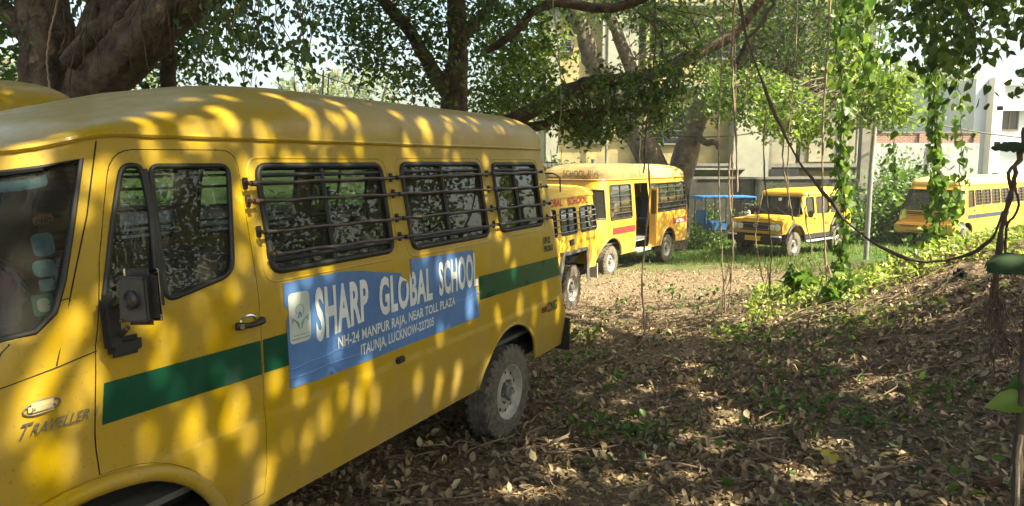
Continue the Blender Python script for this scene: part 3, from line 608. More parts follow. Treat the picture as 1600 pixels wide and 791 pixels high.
# ------------------------------------------------------------------ minibus with its side door open
def minibus():
    hw = .98; az = rad(33.6); V = vehicle('school_minibus', 'yellow minibus with open side door and maroon stripe in front of the forked tree', 'minibus', gp(1043, 407, 20.2), az, hw)
    Z_, ZG_ = .50, 2.31; m = M['yellow2']
    sh = Shell([(Z_, .95), (.7, .98), (1.35, .98), (1.45, .97), (ZG_, .89), (2.4, .89)], [(Z_, 4.15), (1.1, 4.2), (1.4, 4.1), (ZG_, 3.85)], [(Z_, -1.58), (1.3, -1.52), (ZG_, -1.4)], [(Z_, .35), (ZG_, .4)], [(Z_, .16), (ZG_, .18)], -1.0, 3.3)
    W = [rect(-1.25, 1.42, 1.13, 2.16, .05), rect(2.37, 1.38, 3.55, 2.18, .05)]; FW = W[0:1] + [rect(1.35, 1.42, 3.3, 2.16, .05)]
    dr = rect(1.32, .56, 2.15, 2.2, .04); ws = rpoly([(3.78, 1.42), (5.4, 1.42), (5.4, 2.08), (3.76, 2.08)], .05)
    arR, arF = circ(0, .44, .52, 30), circ(3.48, .44, .52, 30)
    for s_ in (1, -1):
        WW = W if s_ == 1 else FW
        sh.sheet('body' if s_ == 1 else 'body_far_side', m, V, [(-2.1, Z_), (4.8, Z_), (4.8, ZG_), (-2.1, ZG_)], WW + [arR, arF, ws] + ([dr] if s_ == 1 else []), 0, s_, .08)
        for wv in WW:
            xs = [p[0] for p in wv]; x0, x1 = min(xs), max(xs); n = max(2, round((x1-x0)/.62))
            window(sh, V, wv, s_, 'fglass', mull=tuple(x0 + (x1-x0)*k/n for k in range(1, n)), fr=.02)
            for z in (1.52, 1.65, 1.79, 1.93, 2.06):
                b = MB(); b.tube([sh.P(x, z, .03, s_) for x in np.linspace(x0-.02, x1+.02, 12)], .011, 5); b.build('window_guard_rod', M['dgrey'], V)
        arch_lip(sh, V, 0, .44, .53, m, s_, .03, 5, 170, .01); arch_lip(sh, V, 3.48, .44, .53, m, s_, .03, 5, 170, .01)
        for x in (0, 3.48): wheel(V, x, .86, .38, .2, .22, s_)
        b = MB(); b.tube([sh.P(u, 2.08, .0, s_) for u in np.linspace(3.76, 4.8, 10)] , .02, 6); b.tube([sh.P(u, 1.42, .0, s_) for u in np.linspace(3.76, 4.8, 10)], .02, 6); b.tube([sh.P(3.77, z, 0, s_) for z in (1.42, 2.08)], .02, 6)
        wsn = b.build('windscreen', M['rubber'], V); sh.sheet('pane', M['wglass'], wsn, [(3.77, 1.42), (4.8, 1.42), (4.8, 2.08), (3.77, 2.08)], (), -.01, s_, .15)
    rf_ = dome('roof', M['fadedyellow'], V, sh, ZG_, .36, .75, .5)
    # rear part of the roof was repainted pale yellow, front part is faded and stained
    ob = dome('roof_cover', M['weath'], V, sh, ZG_ + .012, .365, .75, .5, hz=lambda x: 1 if x > .95 else .1)
    b = MB(); b.tube([sh.P(u, ZG_, .012, 1) for u in np.linspace(-2.1, 4.8, 60)], .018, 6); b.tube([sh.P(u, ZG_, .012, -1) for u in np.linspace(-2.1, 4.8, 60)], .018, 6); b.build('rain_gutter', m, V)
    for a, c_ in ((3.44, 2.20), (-.32, -1.45)):
        st = sh.sheet('stripe', M['maroon'], V, [(c_, 1.02), (a, 1.02), (a, 1.18), (c_, 1.18)], (), .005, 1, .1)
    Vv, Fc = letters('GLOBAL', 1, .55, .02); h = Vv[:, 1].max(); b = MB(); b.add([sh.P(-.55 - x, 1.05 + y/h*.10, .009, 1) for x, y in Vv], Fc); b.build('lettering', M['white'], V, smooth_=False)
    for zz, tx in ((1.34, 'UP.32'), (1.25, 'AT.2961')):
        Vv, Fc = letters(tx, 1, .22, .01); h = Vv[:, 1].max(); b = MB(); b.add([sh.P(-1.15 - x, zz + y/h*.06, .005, 1) for x, y in Vv], Fc); b.build('number_lettering', M['blackpaint'], V, smooth_=False)
    # lettering on the roof front
    Vv, Fc = letters('SCHOOL BUS', 1, 2.0, .01, .3); h = Vv[:, 1].max(); b = MB(); vs = []
    for x, y in Vv:
        p = sh.P(4.90 - (x - .1)*.55, 2.35 + y/h*.15, .03, 1); q = y/h; vs.append(Vector((p.x - .03*q, p.y - .05*q, p.z + .03)))
    b.add(vs, Fc); b.build('lettering', M['brownpaint'], V, smooth_=False)
    # open door leaf swung out, step, door frame
    b = MB(); b.box((1.30, 1.09, 1.33), (.035, .20, 1.46), None, .01); d = b.build('door', M['yellow2'], V)
    b = MB(); b.box((1.322, 1.09, 1.70), (.012, .12, .60)); b.box((1.278, 1.09, 1.70), (.012, .12, .60)); b.build('pane', M['glass'], d)
    b = MB(); b.tube([(1.32, 1.15, 1.0), (1.36, 1.15, 1.0), (1.36, 1.15, 1.4), (1.32, 1.15, 1.4)], .012, 6); b.build('handle', M['chrome'], d)
    b = MB(); b.box((1.73, .90, .50), (.86, .30, .05), None, .01); b.box((1.73, .75, .75), (.86, .25, .04)); b.box((1.73, .62, .62), (.86, .02, .25)); b.build('door_step', M['palegrey'], V)
    b = MB(); b.box((1.95, .55, .98), (.22, .3, .42), None, .02); b.box((1.95, .71, .98), (.1, .01, .1)); b.build('engine_cover', M['palegrey'], V)
    f = MB(); f.box((1.4, 0, .80), (5.0, 1.8, .04)); f.build('floor', M['grey'], V); seats(V, (-.5, .3, 3.1), .95, .8, h=.6)
    b = MB(); b.box((1.4, 0, .62), (5.0, 1.3, .14)); b.lathe([(.06, -.7), (.06, .7)], (0,0,.38), 'y', 8); b.lathe([(.06, -.7), (.06, .7)], (3.48,0,.38), 'y', 8)
    for x in (0, 3.48):
        for s_ in (1, -1): b.box((x, s_*.55, .86), (1.1, .3, .3))
    b.build('underbody', M['dark'], V)
    for s_ in (1, -1):
        b = MB(); b.lathe([(.11, 0), (.11, .04), (.05, .08), (0, .085)], (4.14, s_*.68, .95), 'x', 16); b.build('headlight', M['lamp'], V)
        b = MB(); b.box((-1.57, s_*.8, 1.0), (.04, .12, .3), None, .01); b.build('tail_light', M['red'], V)
    b = MB(); b.box((4.17, 0, .95), (.05, 1.0, .25), None, .01); b.build('grille', M['black'], V)
    b = MB(); b.box((4.2, 0, .6), (.14, 1.7, .2), None, .04); b.build('front_bumper', m, V)
minibus()

# ------------------------------------------------------------------ boxy jeep facing the camera's left
def jeep():
    hw = .86; az = rad(49); V = vehicle('jeep', 'boxy mustard jeep with black bumper and round headlights in front of the grey wall', 'jeep', gp(1302, 393, 23.3), az, hw)
    V.location += Vector((.15, 0, .02)); m = M['yellow4']; Z_, ZG_ = .56, 1.84
    sh = Shell([(Z_, .80), (.7, .82), (1.15, .82), (1.24, .81), (ZG_, .73), (2, .73)], [(Z_, 2.32), (1.2, 2.30), (ZG_, 2.02)], [(Z_, -.95), (ZG_, -.88)], [(Z_, .05), (1.2, .06), (ZG_, .10)], [(Z_, .08), (ZG_, .1)], -.6, 2.1)
    W = [rect(1.55, 1.27, 1.98, 1.76, .04), rect(.62, 1.27, 1.38, 1.76, .04), rect(-.30, 1.27, .48, 1.76, .04)]; arR = rpoly([(-.50, .4), (.50, .4), (.46, .85), (.30, 1.02), (-.30, 1.02), (-.46, .85)], .04)
    ws = rpoly([(2.30, 1.26), (4.2, 1.26), (4.2, 1.76), (2.30, 1.76)], .04)
    for s_ in (1, -1):
        door = rect(1.47, .64, 2.17, 1.80, .03); di = rect(1.476, .646, 2.164, 1.794, .03)
        sh.sheet('body' if s_ == 1 else 'body_far_side', m, V, [(-1.7, Z_), (3.6, Z_), (3.6, ZG_), (-1.7, ZG_)], W[1:] + [arR, ws, door], 0, s_, .1)
        D = sh.sheet('door', m, V, di, [W[0]], .004, s_, .1); window(sh, D, W[0], s_, 'glass', fr=.016)
        b = MB(); b.box(sh.P(1.56, 1.12, .02, s_), (.10, .03, .03), None, .008); b.build('handle', M['black'], D)
        b = MB(); b.tube([sh.P(x, z, -.006, s_) for x, z in dense(door, .1)], .007, 5, closed=True); b.build('door_seal', M['dark'], D)
        for wv in W[1:]: window(sh, V, wv, s_, 'glass', fr=.016)
        b = MB(); b.tube([sh.P(x, z, .03, s_) for x, z in [(-.54, .5), (-.50, .87), (-.33, 1.06), (.33, 1.06), (.50, .87), (.54, .5)]], .04, 6); b.build('wheel_arch', M['black'], V, smooth_=False)
        for x in (0, 2.75): wheel(V, x, .75, .39, .2, .21, s_)
        b = MB(); b.box((1.45, s_*.82, .60), (1.75, .05, .14), None, .01); b.build('side_skirt', M['black'], V)
        b = MB(); b.box((1.40, s_*.90, .47), (1.60, .14, .045), None, .015); b.build('side_step', M['palegrey'], V)
        b = MB(); b.box((2.02, s_*.93, 1.27), (.08, .16, .2), None, .03); b.tube([(2.05, s_*.8, 1.2), (2.03, s_*.93, 1.2)], .01, 5); b.build('door_mirror', M['black'], V)
        # wings, front arch, headlights, indicator
        b = MB()
        prof = [(2.28, 1.17), (3.42, 1.10), (3.46, 1.02), (3.46, .74), (3.24, .74)] + circ(2.75, .42, .50, 10, 40, 140) + [(2.28, .62)]
        for yy in (.86, .56): pass
        V2, F2 = panel2d(prof, (), .12)
        b.add([(x, s_*.845, z) for x, z in V2], F2); n_ = len(prof)
        for i in range(n_):
            a_, c_ = prof[i], prof[(i+1) % n_]; b.add([(a_[0], s_*.845, a_[1]), (c_[0], s_*.845, c_[1]), (c_[0], s_*.48, c_[1] + (.04 if i < 1 else 0)), (a_[0], s_*.48, a_[1] + (.04 if i < 1 else 0))], [(0, 1, 2, 3)])
        b.build('wing', m, V)
        b = MB(); b.tube([(2.75 + .56*math.cos(rad(q)), s_*.87, .42 + .56*math.sin(rad(q))) for q in (5, 35, 60, 75, 105, 120, 145, 175)], .045, 6); b.build('wheel_arch', M['black'], V, smooth_=False)
        b = MB(); b.lathe([(.105, 0), (.105, .03), (.09, .045), (.05, .06), (0, .065)], (3.455, s_*.70, .93), 'x', 20); h_ = b.build('headlight', M['lamp'], V)
        b = MB(); b.lathe([(.12, 0), (.118, .035), (.105, .035)], (3.455, s_*.70, .93), 'x', 20); b.build('bezel', M['chrome'], h_)
        b = MB(); b.box((3.47, s_*.50, .93), (.03, .17, .15), None, .01); b.build('indicator', M['lamp'], V)
        b = MB(); b.box((3.56, s_*.70, .68), (.11, .30, .055), None, .01); b.build('bumper_trim', M['palegrey'], V)
    b = MB(); b.add([(2.28, -.62, 1.20), (2.28, .62, 1.20), (3.40, .58, 1.13), (3.40, -.58, 1.13), (3.46, .58, 1.06), (3.46, -.58, 1.06), (3.46, .86, 1.03), (3.46, -.86, 1.03)], [(0,1,2,3), (3,2,4,5)])
    b.box((2.85, 0, 1.13), (1.16, 1.66, .06), Matrix.Rotation(rad(3.2), 3, 'Y'), .02); b.box((2.88, 0, 1.17), (1.05, .96, .05), Matrix.Rotation(rad(3.4), 3, 'Y'), .02); b.build('bonnet', m, V)
    b = MB(); b.box((3.44, 0, .77), (.05, 1.70, .09), None, .01); b.build('front_panel', m, V)
    b = MB(); b.box((3.43, 0, .93), (.05, 1.62, .24), None, .01); G_ = b.build('grille', M['black'], V)
    b = MB()
    for z in (.86, .99): b.box((3.465, 0, z), (.02, .82, .025))
    b.lathe([(.055, 0), (.055, .02), (0, .025)], (3.47, 0, .98), 'x', 16); b.build('grille_bar', M['grey'], G_)
    b = MB(); b.tube([(3.497, .05*math.cos(t), .98 + .05*math.sin(t)) for t in np.linspace(0, 6.28, 14)[:-1]], .01, 5, closed=True); b.build('emblem', M['chrome'], G_)
    b = MB(); b.box((3.55, 0, .60), (.12, 1.72, .20), None, .03); b.box((3.40, 0, .47), (.1, 1.3, .12)); b.build('front_bumper', M['black'], V)
    b = MB(); b.box((3.62, 0, .60), (.012, .50, .13), None, .004); PL = b.build('number_plate', M['ykplate'], V)
    Vv, Fc = letters('UP32 KN 4112', 1, .42, .0); h = Vv[:, 1].max(); b = MB(); b.add([(3.629, -.21 + x, .575 + y/h*.05) for x, y in Vv], Fc); b.build('plate_lettering', M['blackpaint'], PL, smooth_=False)
    # windscreen
    b = MB(); b.tube([Vector((2.285, -.70, 1.27)), Vector((2.285, .70, 1.27)), Vector((2.06, .64, 1.76)), Vector((2.06, -.64, 1.76))], .022, 6, closed=True); W_ = b.build('windscreen', M['rubber'], V, smooth_=False)
    b = MB(); b.add([(2.28, -.70, 1.27), (2.28, .70, 1.27), (2.06, .65, 1.76), (2.06, -.65, 1.76)], [(0,1,2,3)]); b.build('pane', M['wglass'], W_)
    b = MB()
    for y in (-.25, .35): b.tube([(2.36, y, 1.22), (2.33, y-.06, 1.26), (2.22, y-.42, 1.45)], .009, 5)
    b.build('wiper', M['black'], W_)
    b = MB(); b.box((2.11, -.02, 1.68), (.01, .10, .09)); b.build('sticker', M['sticker'], W_)
    dome('roof', m, V, sh, ZG_, .17, .6, .2, ex=.8)
    b = MB(); b.tube([sh.P(u, ZG_, .01, 1) for u in np.linspace(-1.7, 3.6, 40)], .014, 5); b.tube([sh.P(u, ZG_, .01, -1) for u in np.linspace(-1.7, 3.6, 40)], .014, 5); b.build('rain_gutter', m, V)
    Vv, Fc = letters('S.G.S', 1, .36, .04); h = Vv[:, 1].max(); b = MB(); b.add([sh.P(1.02 - x, .92 + y/h*.10, .006, 1) for x, y in Vv], Fc); b.build('lettering', M['red'], V, smooth_=False)
    b = MB(); b.box((1.2, 0, .55), (4.2, 1.3, .14)); b.lathe([(.05, -.7), (.05, .7)], (0,0,.39), 'y', 8); b.lathe([(.05, -.7), (.05, .7)], (2.75,0,.39), 'y', 8)
    for x in (0, 2.75):
        for s_ in (1, -1): b.box((x, s_*.45, .82), (1.0, .3, .3))
    b.build('underbody', M['dark'], V); seats(V, (-.3, .6, 1.6), .78, .5, h=.5)
    b = MB(); b.box((2.25, 0, 1.15), (.25, 1.45, .2), None, .05); b.tube([(2.0 + .03*math.sin(t), -.38 + .17*math.cos(t), 1.25 + .17*math.sin(t)) for t in np.linspace(0, 6.28, 16)[:-1]], .015, 5, closed=True); b.build('dashboard', M['black'], V)
    b = MB(); b.lathe([(.36, -.02), (.36, .12), (.2, .16), (0, .16)], (-1.10, 0, 1.05), 'x', 24); b.build('spare_wheel', M['tyre'], V)
jeep()

# ------------------------------------------------------------------ van with louvred nose behind the creepers
def louvre_van():
    hw = .98; az = rad(51); V = vehicle('school_van', 'yellow van with louvred nose and navy stripe behind the hanging creepers at right', 'van', gp(1510, 366, 25.0), az, hw, x_at=3.42)
    V.location += Vector((0, 0, -.04)); m = M['yellow2']; Z_, ZG_ = .52, 2.16
    sh = Shell([(.5, .94), (.72, .98), (1.3, .98), (1.45, .965), (ZG_, .88), (2.4, .88)], [(.5, 4.32), (.8, 4.32), (1.28, 4.20), (ZG_, 3.62)], [(.5, -2.6), (ZG_, -2.5)], [(.5, .22), (1.3, .25), (ZG_, .25)], [(.5, .12), (ZG_, .12)], -1.9, 3.2)
    W = [rect(x, 1.48, x + .74, 1.98, .05) for x in (-2.25, -1.35, -.45, .45, 1.35)]; dw = rpoly([(2.62, 1.46), (3.30, 1.46), (3.26, 1.75), (3.02, 1.98), (2.62, 1.98)], .05)
    dw = rpoly([(2.85, 1.42), (3.36, 1.42), (3.32, 1.98), (2.85, 1.98)], .05)
    W2 = W + [rect(2.2, 1.48, 2.72, 1.98, .04)]
    arR, arF = circ(0, .42, .5, 30), circ(3.42, .42, .5, 30); ws = rpoly([(3.70, 1.32), (5.2, 1.30), (5.2, 1.98), (3.62, 1.98)], .06)
    for s_ in (1, -1):
        door = rpoly([(2.78, .6), (2.93, .6), (3.02, .80), (3.22, .93), (3.46, .95), (3.46, 1.98), (3.40, 2.05), (2.78, 2.05)], .02)
        c = (3.1, 1.4); di = [(c[0]+(x-c[0])*.985, c[1]+(z-c[1])*.992) for x, z in door]
        sh.sheet('body' if s_ == 1 else 'body_far_side', m, V, [(-3.0, Z_), (4.7, Z_), (4.7, ZG_), (-3.0, ZG_)], W2 + [arR, arF, ws, door], 0, s_, .09)
        D = sh.sheet('door', m, V, di, [dw], .003, s_, .1); window(sh, D, dw, s_, 'glass', fr=.018)
        b = MB(); b.tube([sh.P(x, z, -.008, s_) for x, z in dense(door, .08)], .010, 5, closed=True); b.build('door_seal', M['dark'], D)
        b = MB(); b.box(sh.P(2.88, 1.30, .015, s_), (.12, .03, .035), None, .01); b.build('handle', M['black'], D)
        for wv in W2:
            window(sh, V, wv, s_, 'fglass', mull=((min(p[0] for p in wv)+max(p[0] for p in wv))/2,), fr=.018)
        for z in (1.56, 1.67, 1.78, 1.88):
            b = MB(); b.tube([sh.P(x, z, .03, s_) for x in np.linspace(-2.3, 2.75, 30)], .010, 5); b.build('window_guard_rod', M['rod'], V)
        for x in (0, 3.42): wheel(V, x, .86, .37, .2, .21, s_)
        arch_lip(sh, V, 0, .42, .51, m, s_, .02, 5, 172, .006); arch_lip(sh, V, 3.42, .42, .51, m, s_, .03, 5, 172, .01)
        b = MB(); b.tube([sh.P(u, 1.985, 0, s_) for u in np.linspace(3.64, 4.7, 10)], .02, 6); b.tube([sh.P(u, 1.31, 0, s_) for u in np.linspace(3.72, 4.7, 10)], .02, 6); b.tube([sh.P(3.71, 1.31, 0, s_), sh.P(3.63, 1.98, 0, s_)], .02, 6)
        wsn = b.build('windscreen', M['rubber'], V); sh.sheet('pane', M['wglass'], wsn, [(3.71, 1.31), (4.7, 1.31), (4.7, 1.98), (3.63, 1.98)], (), -.01, s_, .12)
        b = MB(); b.box((4.05, s_*1.02, 1.32), (.10, .16, .30), None, .04); b.tube([(3.9, s_*.9, 1.2), (4.05, s_*1.02, 1.2)], .015, 6); b.build('door_mirror', M['black'], V)
        b = MB(); b.box((4.21, s_*.78, .93), (.10, .26, .40), None, .05); b.build('headlight', M['lamp'], V)
        b = MB(); b.tube([sh.P(u, ZG_, .01, s_) for u in np.linspace(-3.0, 4.7, 50)], .018, 5); b.build('rain_gutter', m, V)
    for a, c_ in ((3.36, 2.79), (2.76, -.5)): sh.sheet('stripe', M['navy'], V, [(c_, 1.02), (a, 1.02), (a, 1.16), (c_, 1.16)], (), .007, 1, .12)
    dome('roof', M['fadedyellow'], V, sh, ZG_, .30, 1.0, .4)
    b = MB()
    for k in range(4): b.box((4.27 - .015*k, -.05, 1.0 + .065*k), (.05, 1.20, .030), None, .008)
    b.build('grille_louvre', m, V); b = MB(); b.box((4.225, -.05, 1.1), (.04, 1.22, .30)); b.build('grille', M['dark'], V)
    b = MB(); b.tube([(4.31, .05*math.cos(t), 1.05 + .04*math.sin(t)) for t in np.linspace(0, 6.28, 14)[:-1]], .01, 5, closed=True); b.build('emblem', M['grey'], V)
    b = MB(); b.box((4.36, 0, .70), (.24, 1.96, .34), None, .06); B_ = b.build('front_bumper', m, V)
    b = MB(); b.box((4.485, -.5, .76), (.02, .42, .06)); b.box((4.485, .5, .76), (.02, .42, .06)); b.box((4.485, 0, .60), (.02, 1.1, .05)); b.build('bumper_slot', M['weath'], B_)
    Vv, Fc = letters('SCHOOL BUS', 1, .60, .02); h = Vv[:, 1].max(); b = MB(); b.add([(4.497, -.75 + x, .74 + y/h*.07) for x, y in Vv], Fc); b.build('lettering', M['maroon'], B_, smooth_=False)
    b = MB(); b.box((1.0, 0, .62), (6, 1.4, .14))
    for x in (0, 3.42):
        for s_ in (1, -1): b.box((x, s_*.55, .86), (1.05, .3, .3))
    b.build('underbody', M['dark'], V); seats(V, (-1.2, -.4, .4, 1.2, 2.0, 2.8), .95, .72)
    b = MB(); b.box((3.9, 0, 1.15), (.4, 1.6, .2), None, .05); b.tube([(3.62, -.42 + .2*math.cos(t), 1.36 + .18*math.sin(t)) for t in np.linspace(0, 6.28, 16)[:-1]], .018, 5, closed=True); b.build('dashboard', M['black'], V)
    b = MB(); b.box((4.0, .1, 1.5), (.01, .16, .16)); b.build('sticker', M['sticker'], V)
louvre_van()

# ------------------------------------------------------------------ blue roofed electric rickshaw
def rickshaw():
    V = thing('electric_rickshaw', 'electric rickshaw with bright blue canopy and blue seat beside the jeep', 'rickshaw', gp(1128, 375, 26.2), rad(8))
    b = MB(); b.box((0, 0, 1.72), (2.0, 1.05, .07), None, .03); b.box((.97, 0, 1.66), (.06, 1.05, .12), None, .02); b.box((-.97, 0, 1.67), (.06, 1.05, .10), None, .02); b.build('canopy', M['ricks'], V)
    for x in (-.85, -.1, .55, .92):
        for y in (-.48, .48):
            b = MB(); b.tube([(x, y, .5), (x, y, 1.70)], .016, 6); b.build('post', M['black'], V)
    b = MB(); b.box((-.35, 0, .36), (1.5, .95, .10), None, .02); b.box((-.55, 0, .22), (.9, .8, .12)); b.build('chassis', M['black'], V)
    b = MB(); b.box((-.35, -.05, .72), (.62, .9, .34), None, .05); b.box((-.80, 0, 1.02), (.10, .85, .5), None, .04); b.build('seat', M['ricks2'], V)
    b = MB(); b.box((.86, 0, .80), (.16, .75, .75), None, .06); b.box((.93, 0, 1.45), (.02, .8, .04)); b.build('front_shield', M['palegrey'], V)
    b = MB(); b.tube([(.72, -.28, 1.12), (.76, 0, 1.15), (.72, .28, 1.12)], .015, 6); b.tube([(.76, 0, 1.15), (.98, 0, .3)], .02, 6); b.build('handlebar', M['chrome'], V)
    for x, y in ((1.0, 0), (-.65, .42), (-.65, -.42)):
        b = MB(); b.tube([(x + .23*math.cos(t), y, .25 + .23*math.sin(t)) for t in np.linspace(0, 6.28, 22)[:-1]], .045, 6, closed=True); w_ = b.build('wheel', M['tyre'], V)
        b = MB(); b.lathe([(.17, -.015), (.17, .015), (.04, .04), (0, .04)], (x, y, .25), 'y', 16); b.build('rim', M['rim'], w_)
    b = MB(); b.lathe([(.07, 0), (.06, .04), (0, .05)], (.95, 0, 1.18), 'x', 12); b.build('headlight', M['lamp'], V)
rickshaw()

# ------------------------------------------------------------------ ground
def ground_mat():
    m = bpy.data.materials.new('soil and dry grass'); m.use_nodes = True; t = m.node_tree; L = t.links; p = t.nodes['Principled BSDF']; p.inputs['Roughness'].default_value = .95
    p.inputs['Specular IOR Level'].default_value = .15
    ge = t.nodes.new('ShaderNodeNewGeometry')
    def noise(s, d=8, r=.6):
        n = t.nodes.new('ShaderNodeTexNoise'); n.inputs['Scale'].default_value = s; n.inputs['Detail'].default_value = d; n.inputs['Roughness'].default_value = r
        L.new(ge.outputs['Position'], n.inputs['Vector']); return n
    def ramp(src, stops):
        r = t.nodes.new('ShaderNodeValToRGB'); e = r.color_ramp.elements; e[0].position, e[0].color = stops[0][0], (*stops[0][1], 1); e[1].position, e[1].color = stops[-1][0], (*stops[-1][1], 1)
        for q, c in stops[1:-1]: x = e.new(q); x.color = (*c, 1)
        L.new(src, r.inputs[0]); return r
    n1 = noise(9); n2 = noise(.55, 4); n3 = noise(28, 5, .7)
    soil = ramp(n3.outputs[0], [(.3, (.06,.045,.03)), (.5, (.20,.15,.10)), (.7, (.38,.30,.22))])
    grass = ramp(n1.outputs[0], [(.3, (.02,.05,.012)), (.7, (.09,.16,.035))])
    sx = t.nodes.new('ShaderNodeSeparateXYZ'); L.new(ge.outputs['Position'], sx.inputs[0])
    mr = t.nodes.new('ShaderNodeMapRange'); mr.inputs['From Min'].default_value = 15.5; mr.inputs['From Max'].default_value = 21; L.new(sx.outputs['Y'], mr.inputs[0])
    ad = t.nodes.new('ShaderNodeMath'); ad.operation = 'MULTIPLY_ADD'; ad.inputs[1].default_value = 1.6; ad.inputs[2].default_value = -.8; L.new(n2.outputs[0], ad.inputs[0])
    a2 = t.nodes.new('ShaderNodeMath'); a2.operation = 'ADD'; a2.use_clamp = True; L.new(mr.outputs[0], a2.inputs[0]); L.new(ad.outputs[0], a2.inputs[1])
    mx = t.nodes.new('ShaderNodeMix'); mx.data_type = 'RGBA'; L.new(a2.outputs[0], mx.inputs['Factor']); L.new(soil.outputs[0], mx.inputs['A']); L.new(grass.outputs[0], mx.inputs['B'])
    L.new(mx.outputs['Result'], p.inputs['Base Color'])
    b = t.nodes.new('ShaderNodeBump'); b.inputs['Strength'].default_value = .9; b.inputs['Distance'].default_value = .05; L.new(n3.outputs[0], b.inputs['Height']); L.new(b.outputs[0], p.inputs['Normal'])
    return m
def grid_ground():
    xs = np.concatenate([np.linspace(-600, -40, 12), np.linspace(-34, -9, 20), np.linspace(-8, 14, 170), np.linspace(15, 44, 30), np.linspace(52, 600, 12)])
    ys = np.concatenate([np.linspace(-300, -20, 8), np.linspace(-12, 1, 20), np.linspace(1.2, 20, 150), np.linspace(20.6, 45, 40), np.linspace(52, 900, 16)])
    X, Y = np.meshgrid(xs, ys, indexing='ij'); Z = G(X, Y); nx, ny = X.shape
    v = np.stack([X, Y, Z], -1).reshape(-1, 3)
    idx = np.arange(nx*ny).reshape(nx, ny); f = np.stack([idx[:-1,:-1], idx[1:,:-1], idx[1:,1:], idx[:-1,1:]], -1).reshape(-1, 4)
    me = bpy.data.meshes.new('ground'); me.from_pydata(v.tolist(), [], f.tolist()); me.polygons.foreach_set('use_smooth', [True]*len(f)); me.materials.append(ground_mat())
    tag(link(bpy.data.objects.new('ground', me)), kind='structure')
grid_ground()

# ------------------------------------------------------------------ leaves
T4 = (np.array([(0,0,0),(-.30,.42,.10),(0,1,-.05),(.30,.42,.10)], float), [(0,2,1),(0,3,2)])
T6 = (np.array([(0,0,0),(-.25,.28,.09),(-.25,.66,.11),(0,1,-.10),(.25,.66,.11),(.25,.28,.09)], float), [(0,3,2,1),(0,5,4,3)])
T4C = (np.array([(0,-.5,0),(-.34,-.05,.08),(0,.5,-.05),(.34,-.05,.08)], float), [(0,2,1),(0,3,2)])
TH = (np.array([(0,.10,0),(-.22,-.02,.05),(-.42,.18,.08),(-.36,.52,.07),(0,1.05,-.12),(.36,.52,.07),(.42,.18,.08),(.22,-.02,.05)], float), [(0,4,3,2,1),(0,7,6,5,4)])
def leaves(name, P, size, m, parent=None, tmpl=T4, N0=(0,0,1), ns=.8, A0=(0,0,0), as_=1.0, tint=None, curl=0, squash=1, AN=None):
    P = np.asarray(P, float); n = len(P); size = np.broadcast_to(np.asarray(size, float), (n,))
    A = rng.normal(size=(n, 3)) * as_ + np.array(A0); N = rng.normal(size=(n, 3)) * ns + np.array(N0)
    if AN is not None: A, N = AN
    A /= np.linalg.norm(A, axis=1, keepdims=True) + 1e-9; N -= A * (A*N).sum(1, keepdims=True); N /= np.linalg.norm(N, axis=1, keepdims=True) + 1e-9
    X = np.cross(A, N); tv, tf = tmpl; k = len(tv)
    T = np.repeat(tv[None], n, 0)
    if curl: T[:, :, 2] *= (1 + curl * rng.normal(size=(n, 1)))
    T[:, :, 0] *= (squash * rng.uniform(.75, 1.2, size=(n, 1)))
    V = P[:, None] + size[:, None, None] * (T[:, :, 0:1]*X[:, None] + T[:, :, 1:2]*A[:, None] + T[:, :, 2:3]*N[:, None])
    V = V.reshape(-1, 3); nl = len(tf[0]); F = (np.array(tf)[None] + (np.arange(n)*k)[:, None, None]).reshape(-1, nl)
    me = bpy.data.meshes.new(name); nf = len(F)
    me.vertices.add(len(V)); me.vertices.foreach_set('co', V.ravel()); me.loops.add(nf*nl); me.loops.foreach_set('vertex_index', F.ravel().astype(np.int32))
    me.polygons.add(nf); me.polygons.foreach_set('loop_start', np.arange(nf, dtype=np.int32)*nl)
    try: me.polygons.foreach_set('loop_total', np.full(nf, nl, np.int32))
    except Exception: pass
    me.update(calc_edges=True)
    tn = rng.uniform(0, 1, n) if tint is None else tint
    a = me.attributes.new('tint', 'FLOAT', 'POINT'); a.data.foreach_set('value', np.repeat(tn, k).astype(np.float32))
    me.materials.append(m); return link(bpy.data.objects.new(name, me), parent)
ML = dict(
 shade=leafmat('shaded leaf', (.025,.062,.012), (.12,.20,.03), (.055,.115,.018)),  # darker copy of the leaf colour, for foliage in shade
 lit=leafmat('leaf with painted sun', (.05,.11,.015), (.20,.30,.04), (.10,.18,.025), .48),  # brighter copy, sunlight painted into the leaf colour
 vine=leafmat('creeper leaf', (.04,.10,.018), (.17,.27,.04), (.08,.17,.025), .5),
 bush=leafmat('bush leaf', (.03,.085,.014), (.11,.22,.035), None, .4),
 creep=leafmat('ground creeper leaf', (.11,.20,.03), (.36,.43,.10), None, .45),
 litter=leafmat('fallen leaf', (.06,.041,.023), (.56,.46,.29), (.26,.185,.10), .08, .6),
 bigleaf=leafmat('big dull leaf', (.02,.055,.018), (.03,.08,.02), None, .25, .85),
 grass=leafmat('grass blade', (.05,.11,.02), (.20,.28,.06), None, .4, .6),
 far=leafmat('leaf with painted haze', (.10,.15,.05), (.24,.29,.11), None, .4, .8),  # paled in the colour itself to suggest sun and hazy air
 weed=leafmat('weed leaf', (.03,.09,.015), (.10,.19,.03), None, .4),
 yellowleaf=leafmat('yellow leaf', (.5,.42,.05), (.6,.5,.1), None, .3))
bark = mat('banyan bark', (.035,.025,.018), .92, bump=1.0, bscale=11, bdist=.07, var_col=(.15,.105,.07), vscale=5)
bark2 = mat('pale bark', (.045,.036,.027), .9, bump=1.0, bscale=6, bdist=.08, var_col=(.16,.13,.095), vscale=3)
